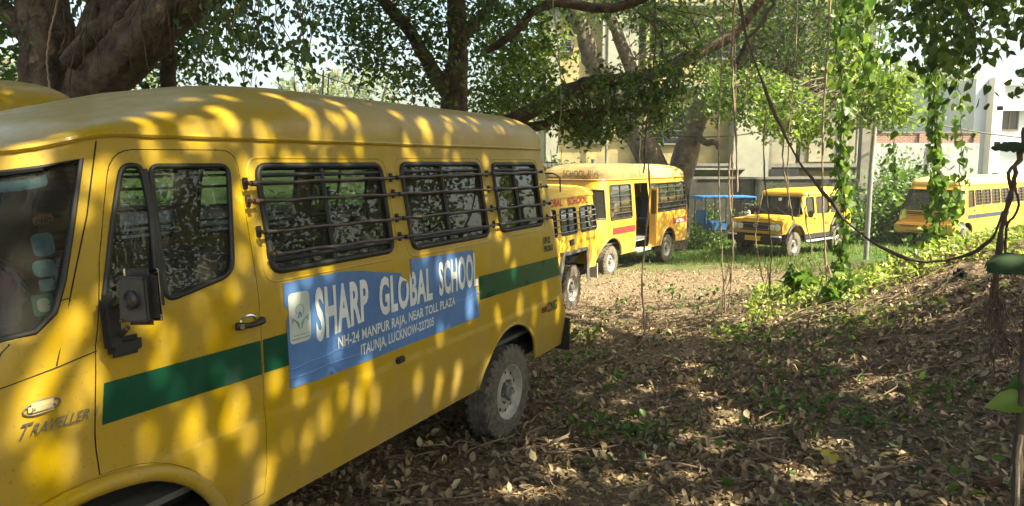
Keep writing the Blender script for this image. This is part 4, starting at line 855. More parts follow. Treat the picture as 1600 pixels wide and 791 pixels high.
rootm = mat('aerial root', (.22,.15,.10), .8, bump=.4, bscale=30, var_col=(.42,.33,.24), vscale=5); darkroot = mat('dark aerial root', (.05,.035,.025), .85, var_col=(.11,.08,.055), vscale=6)
stemm = mat('green stem', (.08,.12,.035), .6, var=.3); vinebark = mat('woody vine', (.06,.04,.028), .85, bump=.6, bscale=25, var_col=(.13,.09,.06), vscale=9)
def region(poly, z0, z1, nc, per, cr, hole=None):
    A = np.array(poly, float); lo, hi = A.min(0), A.max(0); out = []
    while len(out) < nc:
        q = rng.uniform(lo, hi, (nc*3, 2)); q = q[inpoly(q, poly)]
        if hole is not None:
            for h in hole: q = q[~inpoly(q, h)]
        out += [tuple(v) for v in q]
    out = out[:nc]; C = np.array([at(x, y, rng.uniform(z0, z1))[:] for x, y in out])
    n = rng.poisson(per, nc) + 3; P = np.repeat(C, n, 0); return P + rng.normal(size=P.shape) * np.array([cr, cr, cr*.6]), C
def bez(pts, n=24, wob=0):
    """smooth path through points (Catmull-Rom)"""
    P = [Vector(p) for p in pts]; P = [P[0]*2 - P[1]] + P + [P[-1]*2 - P[-2]]; o = []; m = len(P) - 3
    for i in range(m):
        a, b, c, d = P[i:i+4]; k = max(2, n//m)
        for q in range(k + (1 if i == m-1 else 0)):
            t = q/k; o.append(.5*((2*b) + (c-a)*t + (2*a-5*b+4*c-d)*t*t + (3*b-a-3*c+d)*t**3))
    if wob: o = [p + Vector((random.gauss(0, wob), random.gauss(0, wob), random.gauss(0, wob*.4))) for p in o]
    return o
def limb(name, pts, r0, r1, m, parent, n=26, sides=12, jit=.10, wob=.012, mb=None, taper=1.0):
    P = bez(pts, n, wob); k = len(P); R = [r0 + (r1-r0)*(i/(k-1))**taper for i in range(k)]
    b = mb or MB(); b.tube(P, R, sides, jit=jit)
    return b if mb is not None else b.build(name, m, parent, sharp=False)
def twigs(C, root_pts, m, parent, r=.008, k=None):
    """thin twigs joining leaf clumps to the nearest point of the limbs"""
    R = np.array([tuple(p) for p in root_pts]); b = MB()
    for c in (C if k is None else C[:k]):
        d = np.linalg.norm(R - c, axis=1); q = R[int(d.argmin())]; a = Vector(q); e = Vector(c)
        mid = (a+e)/2 + Vector((random.gauss(0,.12), random.gauss(0,.12), .10*(e-a).length)); b.tube(bez([a, mid, e], 6), [r*2.2, r*2, r*1.6, r*1.4, r*1.2, r, r*.8][:7] if False else r*1.3, 4, cap=False)
    return b.build('twigs', m, parent, sharp=False)

# banyan at the left, behind the vans
def banyan_left():
    Y = 8.6; T = thing('banyan_tree', 'thick gnarled banyan trunk with one heavy limb leaning right, behind the vans at left', 'tree', (at(110, 160, Y).x, Y, gz(at(110,160,Y).x, Y)))
    o = T.location; rel = lambda p: Vector(p) - o
    L = MB(); base = Vector((0, 0, -.2))
    a = rel(at(95, 150, Y)); 
    limb('', [base, Vector((a.x*1.0, 0, a.z*.5)), a, rel(at(80, 60, Y)), rel(at(60, -30, Y)), rel(at(30, -220, Y))], .38, .22, None, None, 30, 18, .10, .015, L)
    for px, w_ in ((52, .15), (74, .19), (128, .19), (150, .15), (168, .12)):
        limb('', [rel(at(px, 420, Y-.15)), rel(at(px, 200, Y - .25)), rel(at(px + (8 if px > 100 else -4), 90, Y-.25)), rel(at(px + (30 if px > 100 else -12), -20, Y-.1))], w_*1.15, w_*.62, None, None, 20, 10, .14, .012, L)
    L.build('trunk', bark, T, sharp=False)
    b = MB(); limb('', [rel(at(120, 190, Y)), rel(at(165, 120, Y-.2)), rel(at(225, 55, Y-.3)), rel(at(290, -5, Y-.4)), rel(at(390, -90, Y-.6)), rel(at(520, -230, Y))], .30, .24, None, None, 30, 16, .12, .015, b)
    limb('', [rel(at(150, 130, Y-.3)), rel(at(195, 80, Y-.5)), rel(at(250, 20, Y-.6)), rel(at(300, -60, Y-.6))], .16, .12, None, None, 18, 9, .14, .012, b)
    b.build('limb', bark, T, sharp=False)
    b = MB(); limb('', [rel(at(110, 100, Y-.4)), rel(at(150, 50, Y-.4)), rel(at(190, 20, Y-.3)), rel(at(215, -60, Y))], .12, .07, None, None, 16, 8, .15, .01, b)
    limb('', [rel(at(60, 60, Y)), rel(at(20, 30, Y)), rel(at(-60, -40, Y+.3))], .14, .08, None, None, 12, 8, .15, .01, b); limb('', [rel(at(262, 140, Y+.8)), rel(at(262, 60, Y+.9)), rel(at(280, 0, Y+1)), rel(at(290, -60, Y+1))], .10, .06, None, None, 12, 8, .12, .01, b)
    b.build('limb', bark, T, sharp=False)
    b = MB()
    for k in range(22):
        x0 = random.choice([random.uniform(50, 170), random.uniform(180, 290)]); y0 = random.uniform(-40, 60) if x0 < 190 else random.uniform(-60, 20)
        x1 = x0 + random.uniform(-25, 25); b.tube(bez([rel(at(x0, y0, Y-.75)), rel(at((x0+x1)/2 + random.uniform(-8, 8), y0+50, Y-.72)), rel(at(x1, y0 + random.uniform(70, 120), Y-.7))], 10, .006), random.uniform(.003, .009), 5)
    b.build('aerial_roots', bark, T)
    P, C = region([(-120,-150),(60,-150),(45,20),(40,130),(-120,150)], Y-.6, Y+1.4, 60, 40, .28); P2, C2 = region([(40,-160),(340,-160),(330,0),(250,25),(150,55),(110,20)], Y+.3, Y+2, 70, 40, .26)
    P3, C3 = region([(150,40),(235,60),(210,150),(165,145)], Y+.7, Y+1.8, 9, 30, .16); P4, C4 = region([(430,-300),(560,-300),(520,-120),(330,-60),(300,-140)], Y-1, Y+1, 40, 40, .3)
    PP = np.concatenate([P, P2, P3, P4]); leaves('crown', PP - np.array(o), rng.uniform(.07, .13, len(PP)), ML['shade'], T, T6)
    P5, C5 = region([(272,15),(318,5),(322,60),(300,130),(240,140),(245,110),(265,60)], Y+.9, Y+1.6, 42, 42, .13)
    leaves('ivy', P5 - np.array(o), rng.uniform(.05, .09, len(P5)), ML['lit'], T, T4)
banyan_left()

# mid tree rising behind the van roof
def mid_tree():
    Y = 11.0; x0 = at(718, 200, Y).x; T = thing('banyan_tree', 'slim straight banyan trunk behind the middle of the near van roof', 'tree', (x0, Y, gz(x0, Y))); o = T.location; rel = lambda p: Vector(p) - o
    b = MB(); limb('', [Vector((0,0,-.1)), rel(at(712, 180, Y)), rel(at(716, 80, Y)), rel(at(714, -30, Y)), rel(at(735, -260, Y))], .17, .12, None, None, 26, 14, .10, .008, b)
    for dx in (-12, 14, 22): limb('', [rel(at(700+dx, 300, Y-.1)), rel(at(704+dx*.8, 160, Y-.1)), rel(at(714+dx*.4, 60, Y-.08)), rel(at(716, -30, Y-.05))], .06, .04, None, None, 18, 7, .15, .008, b)
    b.build('trunk', bark, T, sharp=False)
    lm = [[rel(at(702, 150, Y)), rel(at(672, 105, Y-.1)), rel(at(640, 50, Y-.2)), rel(at(600, 0, Y-.3)), rel(at(540, -80, Y-.5)), rel(at(430, -170, Y-.8))], [rel(at(722, 60, Y)), rel(at(770, 0, Y+.3)), rel(at(800, -80, Y+.5))]]
    L1 = limb('limb', lm[0], .12, .05, bark, T, 26, 9, .12, .01); limb('limb', lm[1], .09, .05, bark, T, 14, 8, .12, .01)
    br = [rel(at(722, 250, Y)), rel(at(775, 205, Y-.2)), rel(at(820, 180, Y-.4)), rel(at(865, 155, Y-.5)), rel(at(915, 132, Y-.6)), rel(at(985, 124, Y-.7)), rel(at(1040, 108, Y-.6)), rel(at(1085, 85, Y-.4)), rel(at(1150, 50, Y)), rel(at(1215, -40, Y))]
    b = MB(); limb('', br, .125, .062, None, None, 44, 14, .2, .014, b); limb('', [rel(at(812, 200, Y-.3)), rel(at(850, 195, Y-.3)), rel(at(880, 180, Y-.3)), rel(at(960, 172, Y-.3)), rel(at(1040, 175, Y-.2))], .08, .035, None, None, 20, 8, .14, .01, b)
    b.build('limb', bark, T, sharp=False)
    b = MB(); P = [rel(at(760, 80, Y-.8)), rel(at(800, 55, Y-.8)), rel(at(830, 20, Y-.9)), rel(at(870, 5, Y-.9)), rel(at(960, 12, Y-1)), rel(at(1060, -30, Y-1))]; limb('', P, .05, .07, None, None, 18, 8, .2, .015, b); b.build('limb', bark, T, sharp=False)
    hole = [[(595,55),(640,50),(655,95),(600,100)], [(700,-200),(735,-200),(733,160),(700,160)], [(655,150),(500,150),(480,110),(560,120)]]
    PA, CA = region([(500,-200),(860,-200),(870,20),(850,60),(850,130),(830,170),(780,180),(700,175),(640,160),(575,130),(520,85),(480,40)], Y-1.2, Y+2.2, 300, 40, .24, hole)
    PB, CB = region([(880,150),(960,140),(1060,130),(1090,170),(1045,215),(975,205),(915,222),(860,205),(850,180)], Y-.9, Y+.6, 60, 34, .17)
    PC, CC = region([(860,-60),(1100,-60),(1110,80),(1080,110),(1050,90),(1000,30),(940,10),(880,20)], Y-.8, Y+1, 34, 28, .20)
    PD, CD = region([(740,60),(860,40),(870,120),(840,180),(760,178)], Y+.6, Y+2.4, 75, 42, .24)
    PE, CE = region([(800,165),(870,130),(960,110),(1060,90),(1100,60),(1110,100),(1040,130),(930,150),(850,180)], Y-1.6, Y-.9, 26, 20, .13); PP = np.concatenate([PA, PB, PC, PE]); leaves('crown', PP - np.array(o), rng.uniform(.07, .12, len(PP)), ML['shade'], T, T4)
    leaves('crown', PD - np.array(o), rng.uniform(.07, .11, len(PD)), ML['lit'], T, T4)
    pts = bez(lm[0], 20) + bez(br, 40) + bez(lm[1], 10); twigs(np.concatenate([CA[::3], CB, CC[::2]]) - np.array(o), pts, bark, T, .007)
mid_tree()

# forked tree behind the minibus
def forked_tree():
    Y = 24.2; x0 = at(1045, 260, Y).x; T = thing('forked_tree', 'broad forked tree with pale bark rising behind the minibus roof', 'tree', (x0, Y, gz(x0, Y))); o = T.location; rel = lambda p: Vector(p) - o
    b = MB(); limb('', [Vector((0,0,-.2)), rel(at(1042, 330, Y)), rel(at(1042, 285, Y)), rel(at(1042, 266, Y))], .70, .62, None, None, 14, 14, .12, .03, b); b.build('trunk', bark2, T, sharp=False)
    L1 = [rel(at(1034, 300, Y)), rel(at(1010, 235, Y)), rel(at(978, 185, Y)), rel(at(950, 130, Y)), rel(at(925, 90, Y)), rel(at(905, 40, Y)), rel(at(870, -60, Y))]; L2 = [rel(at(1055, 300, Y)), rel(at(1073, 235, Y)), rel(at(1090, 180, Y)), rel(at(1130, 130, Y)), rel(at(1180, 60, Y)), rel(at(1200, -60, Y))]
    L3 = [rel(at(985, 190, Y)), rel(at(990, 120, Y)), rel(at(968, 60, Y)), rel(at(950, 10, Y)), rel(at(960, -80, Y))]
    b = MB(); limb('', L1, .46, .22, None, None, 26, 12, .13, .02, b); b.build('limb', bark2, T, sharp=False)
    b = MB(); limb('', L2, .44, .18, None, None, 24, 12, .13, .02, b); limb('', [rel(at(1085, 205, Y-.3)), rel(at(1100, 222, Y-.6)), rel(at(1118, 222, Y-.8)), rel(at(1122, 232, Y-.8))], .14, .07, None, None, 10, 7, .2, .02, b); b.build('limb', bark2, T, sharp=False)
    b = MB(); limb('', L3, .25, .14, None, None, 18, 9, .13, .02, b); limb('', [rel(at(1160, 90, Y)), rel(at(1230, 110, Y-1)), rel(at(1290, 150, Y-2)), rel(at(1360, 150, Y-3))], .12, .05, None, None, 14, 7, .13, .02, b); b.build('limb', bark2, T, sharp=False)
    hole = [[(862,40),(1000,40),(1000,150),(862,150)], [(1000,90),(1085,105),(1080,170),(1005,170)], [(1225,120),(1290,128),(1290,150),(1225,150)]]
    PA, CA = region([(860,-160),(1340,-160),(1335,150),(1300,175),(1210,130),(1170,175),(1110,175),(1080,120),(1000,90),(900,50),(860,30)], Y-2.5, Y+2.5, 350, 42, .42, hole)
    PB, CB = region([(1110,110),(1200,120),(1215,190),(1160,195),(1110,170)], Y-4, Y-1, 45, 38, .34)
    PC, CC = region([(1205,125),(1260,140),(1290,190),(1270,225),(1215,215),(1190,185)], Y-6, Y-4.5, 40, 32, .26)
    PD, CD = region([(1340,105),(1400,105),(1432,140),(1410,205),(1350,185),(1335,150)], Y-6, Y-4, 52, 34, .30)
    PE, CE = region([(1290,-160),(1400,-160),(1370,60),(1340,110),(1290,100)], Y-4, Y-1, 70, 38, .36)
    PP = np.concatenate([PA, PB, PE]); leaves('crown', PP - np.array(o), rng.uniform(.12, .20, len(PP)), ML['shade'], T, T4)
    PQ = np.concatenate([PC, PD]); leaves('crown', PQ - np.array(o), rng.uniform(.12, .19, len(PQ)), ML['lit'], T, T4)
    twigs(np.concatenate([CA[::2], CB[::2], CC[::2], CD[::2], CE[::2]]) - np.array(o), bez(L1, 20) + bez(L2, 20) + bez(L3, 12) + [rel(at(1290, 150, Y-2)), rel(at(1360, 150, Y-3)), rel(at(1230, 110, Y-1))], bark2, T, .014)
forked_tree()

# ------------------------------------------------------------------ great banyan over the camera: it shades the vans, its twigs hang into view
SPOTS = [(300,150,.10),(345,168,.09),(420,165,.08),(455,195,.12),(505,185,.10),(530,215,.08),(560,175,.08),(610,190,.09),(640,222,.08),(690,200,.10),(735,192,.09),(780,212,.08),(330,205,.10),(245,195,.09),(200,222,.08),
 (480,244,.08),(545,247,.08),(600,262,.08),(655,243,.07),(705,250,.08),(765,247,.07),(812,258,.08),(385,330,.10),(380,300,.07),(607,330,.07),(757,310,.07),(845,300,.07),(858,350,.09),(862,390,.07),
 (345,690,.10),(376,705,.08),(455,637,.07),(412,612,.07),(325,612,.06),(300,738,.09),(466,708,.09),(358,652,.06),(22,700,.12),(32,640,.12),(60,600,.10),(90,560,.07),(262,640,.06),(590,592,.06),(548,642,.06),(720,500,.08),(735,470,.07),(700,440,.09),(688,425,.07),
 (782,402,.07),(800,492,.06),(822,505,.06),(840,470,.07),(860,500,.06),(702,605,.08),(672,622,.07),(640,612,.08),(572,645,.07),(612,630,.06),(748,590,.07),(110,520,.09),(190,300,.07),(132,330,.08),(150,480,.07),(352,470,.07),(300,505,.07),(408,420,.08),
 (500,432,.07),(520,640,.05),(492,672,.06),(400,770,.08),(250,560,.07),(215,520,.08),(640,360,.06),(770,370,.07),(790,440,.06),(440,480,.06),(480,520,.06),(610,570,.05),(230,610,.06),(130,640,.07),(85,740,.06),(510,560,.05),(560,600,.06),(765,510,.06),(880,470,.06),(400,380,.07),(372,415,.06)]
def overhead():
    T = thing('banyan_tree', 'great banyan whose leafy twigs hang in at the top corners of the view', 'tree', (10.2, -.8, gz(10.2, -.8))); o = T.location; rel = lambda p: Vector(p) - o
    b = MB(); limb('', [Vector((0,0,-.3)), Vector((-.1,.1,2)), Vector((-.3,0,4.2)), Vector((-.5,.2,6.5))], .85, .5, None, None, 20, 18, .14, .03, b)
    for k in range(7):
        a = k*.9; limb('', [Vector((1.1*math.cos(a), 1.1*math.sin(a), -.3)), Vector((.7*math.cos(a), .7*math.sin(a), 1.5)), Vector((.5*math.cos(a)-.2, .5*math.sin(a), 4))], .26, .14, None, None, 14, 9, .15, .02, b)
    b.build('trunk', bark, T, sharp=False)
    tips = [(-3, -3, 9), (-7.5, -.5, 9.3), (-8.6, 4, 9.2), (-5, 6.5, 9.5), (0, 7.0, 9.8), (3.5, 3, 9.5), (-2.5, 9.8, 9.4)]; pts = []
    for t_ in tips:
        P = [Vector((-.5,.2,6)), Vector((t_[0]*.3-.3, t_[1]*.3, 7.4)), Vector((t_[0]*.7, t_[1]*.7, 8.4)), Vector(t_)]; limb('limb', P, .30, .08, bark, T, 20, 9, .14, .02); pts += bez(P, 16)
    # leaves placed so that their shadow falls over this ground outline
    poly = [(-7.5,-2),(-7.5,11.6),(-2.4,11.2),(.2,10.2),(.8,9.2),(3.2,8.7),(4.3,8.0),(8.5,7.4),(8.5,-2)]; band = [(-.6,12.2),(5.4,11.2),(5.6,12.6),(.5,13.6)]
    def sample(pl, n): 
        A = np.array(pl); q = rng.uniform(A.min(0), A.max(0), (n*3, 2)); return q[inpoly(q, pl)][:n]
    q = sample(poly, 3300); zc = rng.uniform(7.6, 11.0, len(q)); q3 = sample([(-14,2),(-7.5,2),(-7.5,11.4),(-2.4,11.2),(.2,10.2),(-.2,13.2),(-2.4,14),(-14,15)], 1500); q = np.concatenate([q, q3]); zc = np.concatenate([zc, rng.uniform(8, 11.5, len(q3))]); q4 = sample([(-6.5,1.2),(-1.2,1.2),(1.6,6.6),(1.2,9),(-2.5,9)], 2400); q = np.concatenate([q, q4]); zc = np.concatenate([zc, rng.uniform(7.6, 11, len(q4))]); q2 = sample(band, 16); q = np.concatenate([q, q2]); zc = np.concatenate([zc, rng.uniform(9, 11, len(q2))])
    S = np.array(SUN); C = np.stack([q[:,0], q[:,1], np.zeros(len(q))], 1) + S[None]*(zc/S[2])[:, None]
    n = rng.poisson(30, len(C)); P = np.repeat(C, n, 0); P = P + rng.normal(size=P.shape)*np.array([.34, .34, .22])
    keep = np.ones(len(P), bool); LS = rng.uniform(.14, .21, len(P)); LA = rng.normal(size=P.shape); LN = rng.normal(size=P.shape)*.5 + S*1.3
    LA /= np.linalg.norm(LA, axis=1, keepdims=True); LN -= LA*(LA*LN).sum(1, keepdims=True); LN /= np.linalg.norm(LN, axis=1, keepdims=True); LX = np.cross(LA, LN); LNS = LN @ S; LNS = np.where(np.abs(LNS) < .05, .05, LNS)
    holes = []                                             # chinks in the crown, each a line along which a fleck of sun comes through
    off = (P0 @ Nn)
    for px, py, r in SPOTS:
        ry = cray(px, py); ins = .07 if py > 240 else (.25 if px < 780 and py > 185 else .35)
        t_ = (off - ins - EYE @ Nn) / (ry @ Nn); holes.append((EYE + ry*t_, .032 + .40*r))
    for _ in range(95):
        px = random.uniform(0, 880); py = random.choice([random.uniform(130, 265), random.uniform(130, 265), random.uniform(265, 780)]); ry = cray(px, py); t_ = (off - .03 - EYE @ Nn) / (ry @ Nn); holes.append((EYE + ry*t_, random.uniform(.03, .055)))
    for _ in range(520):
        x = random.uniform(-3, 7.5); y = random.uniform(3.4, 9.5)
        if Vector((x, y, 0)) @ Nn > off + .1: holes.append((Vector((x, y, gz(x, y))), random.choice([.03, .05, .07, .10, .16])))
    def over(p, h):
        d = np.array(p) - P; t_ = -(d*LN).sum(1)/LNS; q_ = d + t_[:, None]*S; a_ = (q_*LA).sum(1); x_ = (q_*LX).sum(1)
        return np.abs(a_)/(.5*LS) + np.abs(x_)/(.37*LS) < 1 + h/(.29*LS), x_, .37*LS*(1 + h/(.29*LS) - np.abs(a_)/(.5*LS))
    for rep in range(2):
        for p, h in holes:
            m_, x_, w_ = over(p, h); k_ = np.nonzero(m_)[0]; P[k_] += LX[k_] * (np.where(x_[k_] > 0, -1, 1) * (w_[k_] - np.abs(x_[k_])))[:, None]
    for p, h in holes: keep &= ~over(p, h*.5)[0]
    P = P[keep]; LS, LA, LN = LS[keep], LA[keep], LN[keep]
    leaves('crown', P - np.array(o), LS, ML['shade'], T, T4C, squash=1.05, AN=(LA, LN))
    # hanging twigs: upper right and upper left of the view
    PR, CR = region([(1365,-40),(1640,-40),(1640,40),(1590,30),(1560,20),(1520,95),(1490,110),(1455,75),(1430,30),(1380,10)], 6.2, 9.4, 84, 11, .17)
    PR2, CR2 = region([(1440,60),(1530,60),(1520,150),(1450,120)], 6.0, 7.4, 8, 10, .12); PR3, CR3 = region([(1555,20),(1640,20),(1640,150),(1570,110)], 5.8, 7.2, 6, 7, .12)
    PL, CL = region([(330,-160),(520,-160),(450,30),(445,75),(410,100),(380,80),(345,70),(330,30)], 6.6, 8.8, 62, 15, .15); PL2, CL2 = region([(320,50),(440,50),(430,105),(330,135)], 6.6, 8.6, 22, 9, .12); PL3, CL3 = region([(450,-100),(485,-100),(482,120),(462,110)], 6, 7.5, 12, 7, .08)
    PP = np.concatenate([PR, PR2, PR3, PL, PL2, PL3]); leaves('hanging_leaves', PP - np.array(o), np.where(np.arange(len(PP)) < len(PR)+len(PR2)+len(PR3), rng.uniform(.06, .10, len(PP)), rng.uniform(.05, .078, len(PP))), ML['shade'], T, TH, N0=(0,-.6,.3), ns=.8, A0=(0,0,-.9), as_=.6)
    b = MB()
    for c in np.concatenate([CR[::2], CR2, CR3, CL, CL2, CL3]):
        p = Vector(c) - o; b.tube(bez([p + Vector((random.uniform(-.4,.4), random.uniform(-.2,.2), 1.0)), p + Vector((random.uniform(-.2,.2), 0, .45)), p], 8, .008), .004, 4, cap=False)
    b.build('twigs', vinebark, T)
overhead()

# ------------------------------------------------------------------ creepers hanging with heart leaves
def creeper(label, path, n, size, spread, m='vine', stem=.010, Y=9, lower=None):
    P = [at(x, y, Y + (0 if len(q) == 0 else q[0])) for x, y, *q in path]; g0 = P[-1]
    T = thing('leafy_creeper', label, 'creeper', g0, 0, 'leafy creepers hanging from the canopy'); o = T.location
    main = bez([p - o for p in P], 40, .012)
    b = MB(); b.tube(main, stem, 6)
    if n > 260:
        for k in range(3): b.tube([p + Vector((.06*math.sin(i*.35+k*2.1), .05*math.cos(i*.3+k), 0)) for i, p in enumerate(main)], stem*.6, 5)
    b.build('stem', stemm if m == 'vine' else vinebark, T)
    A = np.array([tuple(p) for p in main]); L = np.linspace(0, len(A)-1, n); L = np.clip(L + rng.normal(size=n)*1.2, 0, len(A)-1.001); i = L.astype(int); f = (L-i)[:, None]
    Q = A[i]*(1-f) + A[i+1]*f
    sp = np.array([spread(t) if callable(spread) else spread for t in L/(len(A)-1)])[:, None]
    Q = Q + rng.normal(size=Q.shape)*np.array([1, 1, .35])*sp
    leaves('leaves', Q, rng.uniform(size*.6, size*1.25, n), ML[m], T, TH, N0=(.3,-.5,.35), ns=.6, A0=(0,0,-1.0), as_=.5)
    return T
creeper('dense leafy creeper hanging left of the galvanised steel pole', [(1300,-60),(1308,60),(1316,160),(1312,250),(1318,330),(1314,400),(1310,455)], 430, .12, lambda t: .10 - .045*t if t < .75 else .05, Y=10.6)
creeper('thin sparse creeper with single leaves falling in front of the louvred van windscreen', [(1392,60),(1394,140),(1396,220),(1397,270),(1402,330)], 40, .12, .035, Y=9.4, stem=.005)
creeper('widest bright creeper trailing down over the front of the louvred van', [(1455,40),(1460,120),(1462,200),(1464,270),(1470,330),(1452,388)], 430, .115, lambda t: .055 if t < .5 else .055 + .16*(t-.5), Y=10.3)
creeper('creeper of paler leaves hanging just right of the widest one, before the white house', [(1500,60),(1498,130),(1502,200),(1500,260),(1498,310),(1484,345)], 120, .11, .055, Y=10.4, stem=.006)
creeper('short dark creeper of hanging leaves at the top beside the clustered canopy', [(1300,-80),(1330,-20),(1345,60),(1352,130)], 230, .12, .15, Y=9.8)

# thin aerial roots
AR = [(1020,-40,1012,270,9,.010,0),(1008,255,1010,520,9,.012,1),(1127,-40,1130,490,10,.010,1),(1152,-40,1146,300,10,.014,1),(1146,240,1138,440,10,.013,1),(1168,-40,1165,170,11,.006,1),(1140,-40,1150,330,10,.006,1),(1240,-40,1236,330,9.6,.007,1),(1292,-40,1290,440,9.4,.014,1),(1228,180,1232,345,9,.009,1),(1200,180,1198,450,9,.009,0),
 (868,-40,872,240,9.5,.008,1),(985,60,1005,300,12,.005,1),(405,-40,388,135,7,.005,0),(335,-40,318,130,7,.006,0),(372,-40,374,135,7,.004,1),(388,-40,386,135,7.4,.004,1),(552,70,545,130,8,.006,0),(560,80,556,160,8,.006,0),(462,-40,469,150,7,.004,0),(85,-40,80,140,7.8,.010,1),(1186,300,1188,440,9.2,.008,1),(1265,300,1262,400,9.2,.008,1)]
for i, (x0, y0, x1, y1, Y, r, c) in enumerate(AR):
    A_, B_ = at(x0, y0, Y), at(x1, y1, Y); g = gz(B_.x, B_.y)
    T = link(bpy.data.objects.new('tmp', None)); bpy.data.objects.remove(T)
    mid = [A_.lerp(B_, t) + Vector((.05*math.sin(i + 5*t), 0, 0)) for t in np.linspace(0, 1, 7)]
    b = MB(); P = bez(mid, 30, .004); b.tube([p - B_ for p in P], [r*(.8 + .35*math.sin(k*.5)**2) for k in range(len(P))], 6)
    if B_.z - g < .5:
        for k in range(5): b.tube(bez([Vector((0,0,.25)), Vector((random.uniform(-.06,.06), random.uniform(-.06,.06), .05)), Vector((random.uniform(-.16,.16), random.uniform(-.1,.1), g - B_.z))], 8), r*.4, 4)
    ob = b.build('aerial_root', rootm if c else darkroot); ob.location = B_
    where = 'over the near van roof' if y1 < 180 and x0 < 600 else ('in front of the minibus' if x0 < 1060 else ('left of the jeep' if x0 < 1180 else 'in front of the jeep'))
    tag(ob, ('pale' if c else 'dark') + ' thin aerial root hanging ' + where, 'aerial root', 'thin aerial roots')
ARL = ['dark cord-like root hanging from the top edge above the minibus roof', 'pale lower root before the minibus, ending above the leaf litter', 'long pale root reaching nearly to the leaf litter between minibus and rickshaw', 'thickest pale root hanging down over the left of the grey wall panel', 'pale tapering root ending beside the rickshaw canopy and wheels', 'short hair-thin pale root among the forked tree leaves', 'hair-thin pale root falling beside the thickest one', 'fine pale root falling through the sunny leaves above the jeep', 'thick pale reddish root crossing the rear half of the jeep', 'kinked root hanging just over the jeep windscreen', 'dark root with a frayed end in front of the jeep headlight', 'pale root hanging between the mid trunk and the yellow wall corner', 'slanting hair-thin root before the forked tree', 'dark slanting root over the near van roof, second from the left', 'long dark slanting root just right of the banyan limb', 'fine pale root left of its twin above the van roof', 'fine pale root right of its twin above the van roof', 'short dark root before the pale far trees, left one of two', 'short dark root before the pale far trees, right one of two', 'dark root hanging through the loose hanging leaves above the van roof', 'pale straight root in front of the thick banyan trunk', 'pale root ending low before the jeep front wheel', 'pale root ending low before the jeep door sill']
for ob, l in zip([q for q in COL.objects if q.name.startswith('aerial_root') and q.parent is None], ARL): ob['label'] = l

# woody liana swinging from the upper tree to the right-hand plant
lp = [(1150,-30,7.6),(1166,60,7.6),(1200,150,7.5),(1235,230,7.4),(1285,300,7.2),(1345,365,7.0),(1420,405,6.8),(1490,405,6.6),(1545,378,6.4),(1570,330,6.2)]
b = MB(); P = bez([at(*q) for q in lp], 50, .006); b.tube(P, [.014 + .005*math.sin(k*.7) for k in range(len(P))], 7)
tag(b.build('liana', vinebark), 'dark woody liana sagging across the view from the canopy to the right-hand stems', 'liana')
b = MB(); P = bez([at(*q) for q in [(1150,100,7.9),(1172,60,7.9),(1200,20,8),(1215,-30,8)]], 14, .01); b.tube(P, .02, 6)
tag(b.build('dead_branch', bark2), 'bare forked dead branch near the top end of the liana', 'branch')
# twisted stems with drooping big leaves at the right edge
def big_plant():
    Y = 5.6; g0 = at(1552, 470, Y); g0.z = gz(g0.x, g0.y); T = thing('big_leaf_plant', 'twisted dark climbing stems with two big drooping leaves at the right edge', 'plant', g0); o = T.location
    b = MB()
    b.tube([p - o for p in bez([at(1553,480,Y), at(1558,400,Y), at(1572,330,Y), at(1583,290,Y), at(1592,240,Y), at(1602,200,Y)], 26, .006)], [.030-.0007*k for k in range(27)][:26] if False else .016, 8)
    b.tube([p - o for p in bez([at(1548,480,Y), at(1562,410,Y-.02), at(1566,350,Y-.03), at(1580,310,Y), at(1576,270,Y), at(1594,250,Y), at(1600,215,Y)], 26, .005)], .013, 7)
    b.tube([p - o for p in bez([at(1570,430,Y), at(1570,390,Y+.03), at(1574,350,Y), at(1590,330,Y-.03), at(1586,285,Y)], 18, .005)], .010, 6)
    for k in range(26):
        x = random.uniform(1535, 1600); b.tube([p - o for p in bez([at(1552 + random.uniform(-4, 6), random.uniform(430, 470), Y), at((1552+x)/2 + random.uniform(-14, 14), 510, Y-.05), at(x, random.uniform(530, 585), Y - .2)], 10, .01)], random.uniform(.003, .007), 5)
    b.build('stem', vinebark, T)
    def big(c, ax, nr, L_, W_, droop):
        ax = Vector(ax).normalized(); nr = Vector(nr).normalized(); sd = ax.cross(nr).normalized(); b = MB(); vs = []; fs = []; n, k = 14, 8
        for i in range(n+1):
            t = i/n; wd = W_*(math.sin(math.pi*min(1, t**.6)*.98)**.75 if t > 0 else .18)*(1 if t < .9 else 1-(t-.9)*6)
            for j in range(k+1):
                u = j/k*2-1; vs.append(c + ax*(L_*t) + sd*(wd*u*(1 + .05*math.sin(t*23+u*3))) - nr*(droop*t*t*L_ + abs(u)**1.6*W_*.35) + nr*.012*math.sin(t*40)*abs(u))
        for i in range(n):
            for j in range(k): fs.append((i*(k+1)+j, i*(k+1)+j+1, (i+1)*(k+1)+j+1, (i+1)*(k+1)+j))
        b.add([v - o for v in vs], fs); ob = b.build('leaf', ML['bigleaf'], T, sharp=False); a = ob.data.attributes.new('tint', 'FLOAT', 'POINT'); a.data.foreach_set('value', [.12]*len(vs))
    big(at(1610,225,Y), (-1,-.15,.05), (0,-.45,.9), .31, .085, .12)
    big(at(1612,398,Y-.3), (-1,-.1,-.16), (.05,-.35,.93), .34, .15, .05)
big_plant()
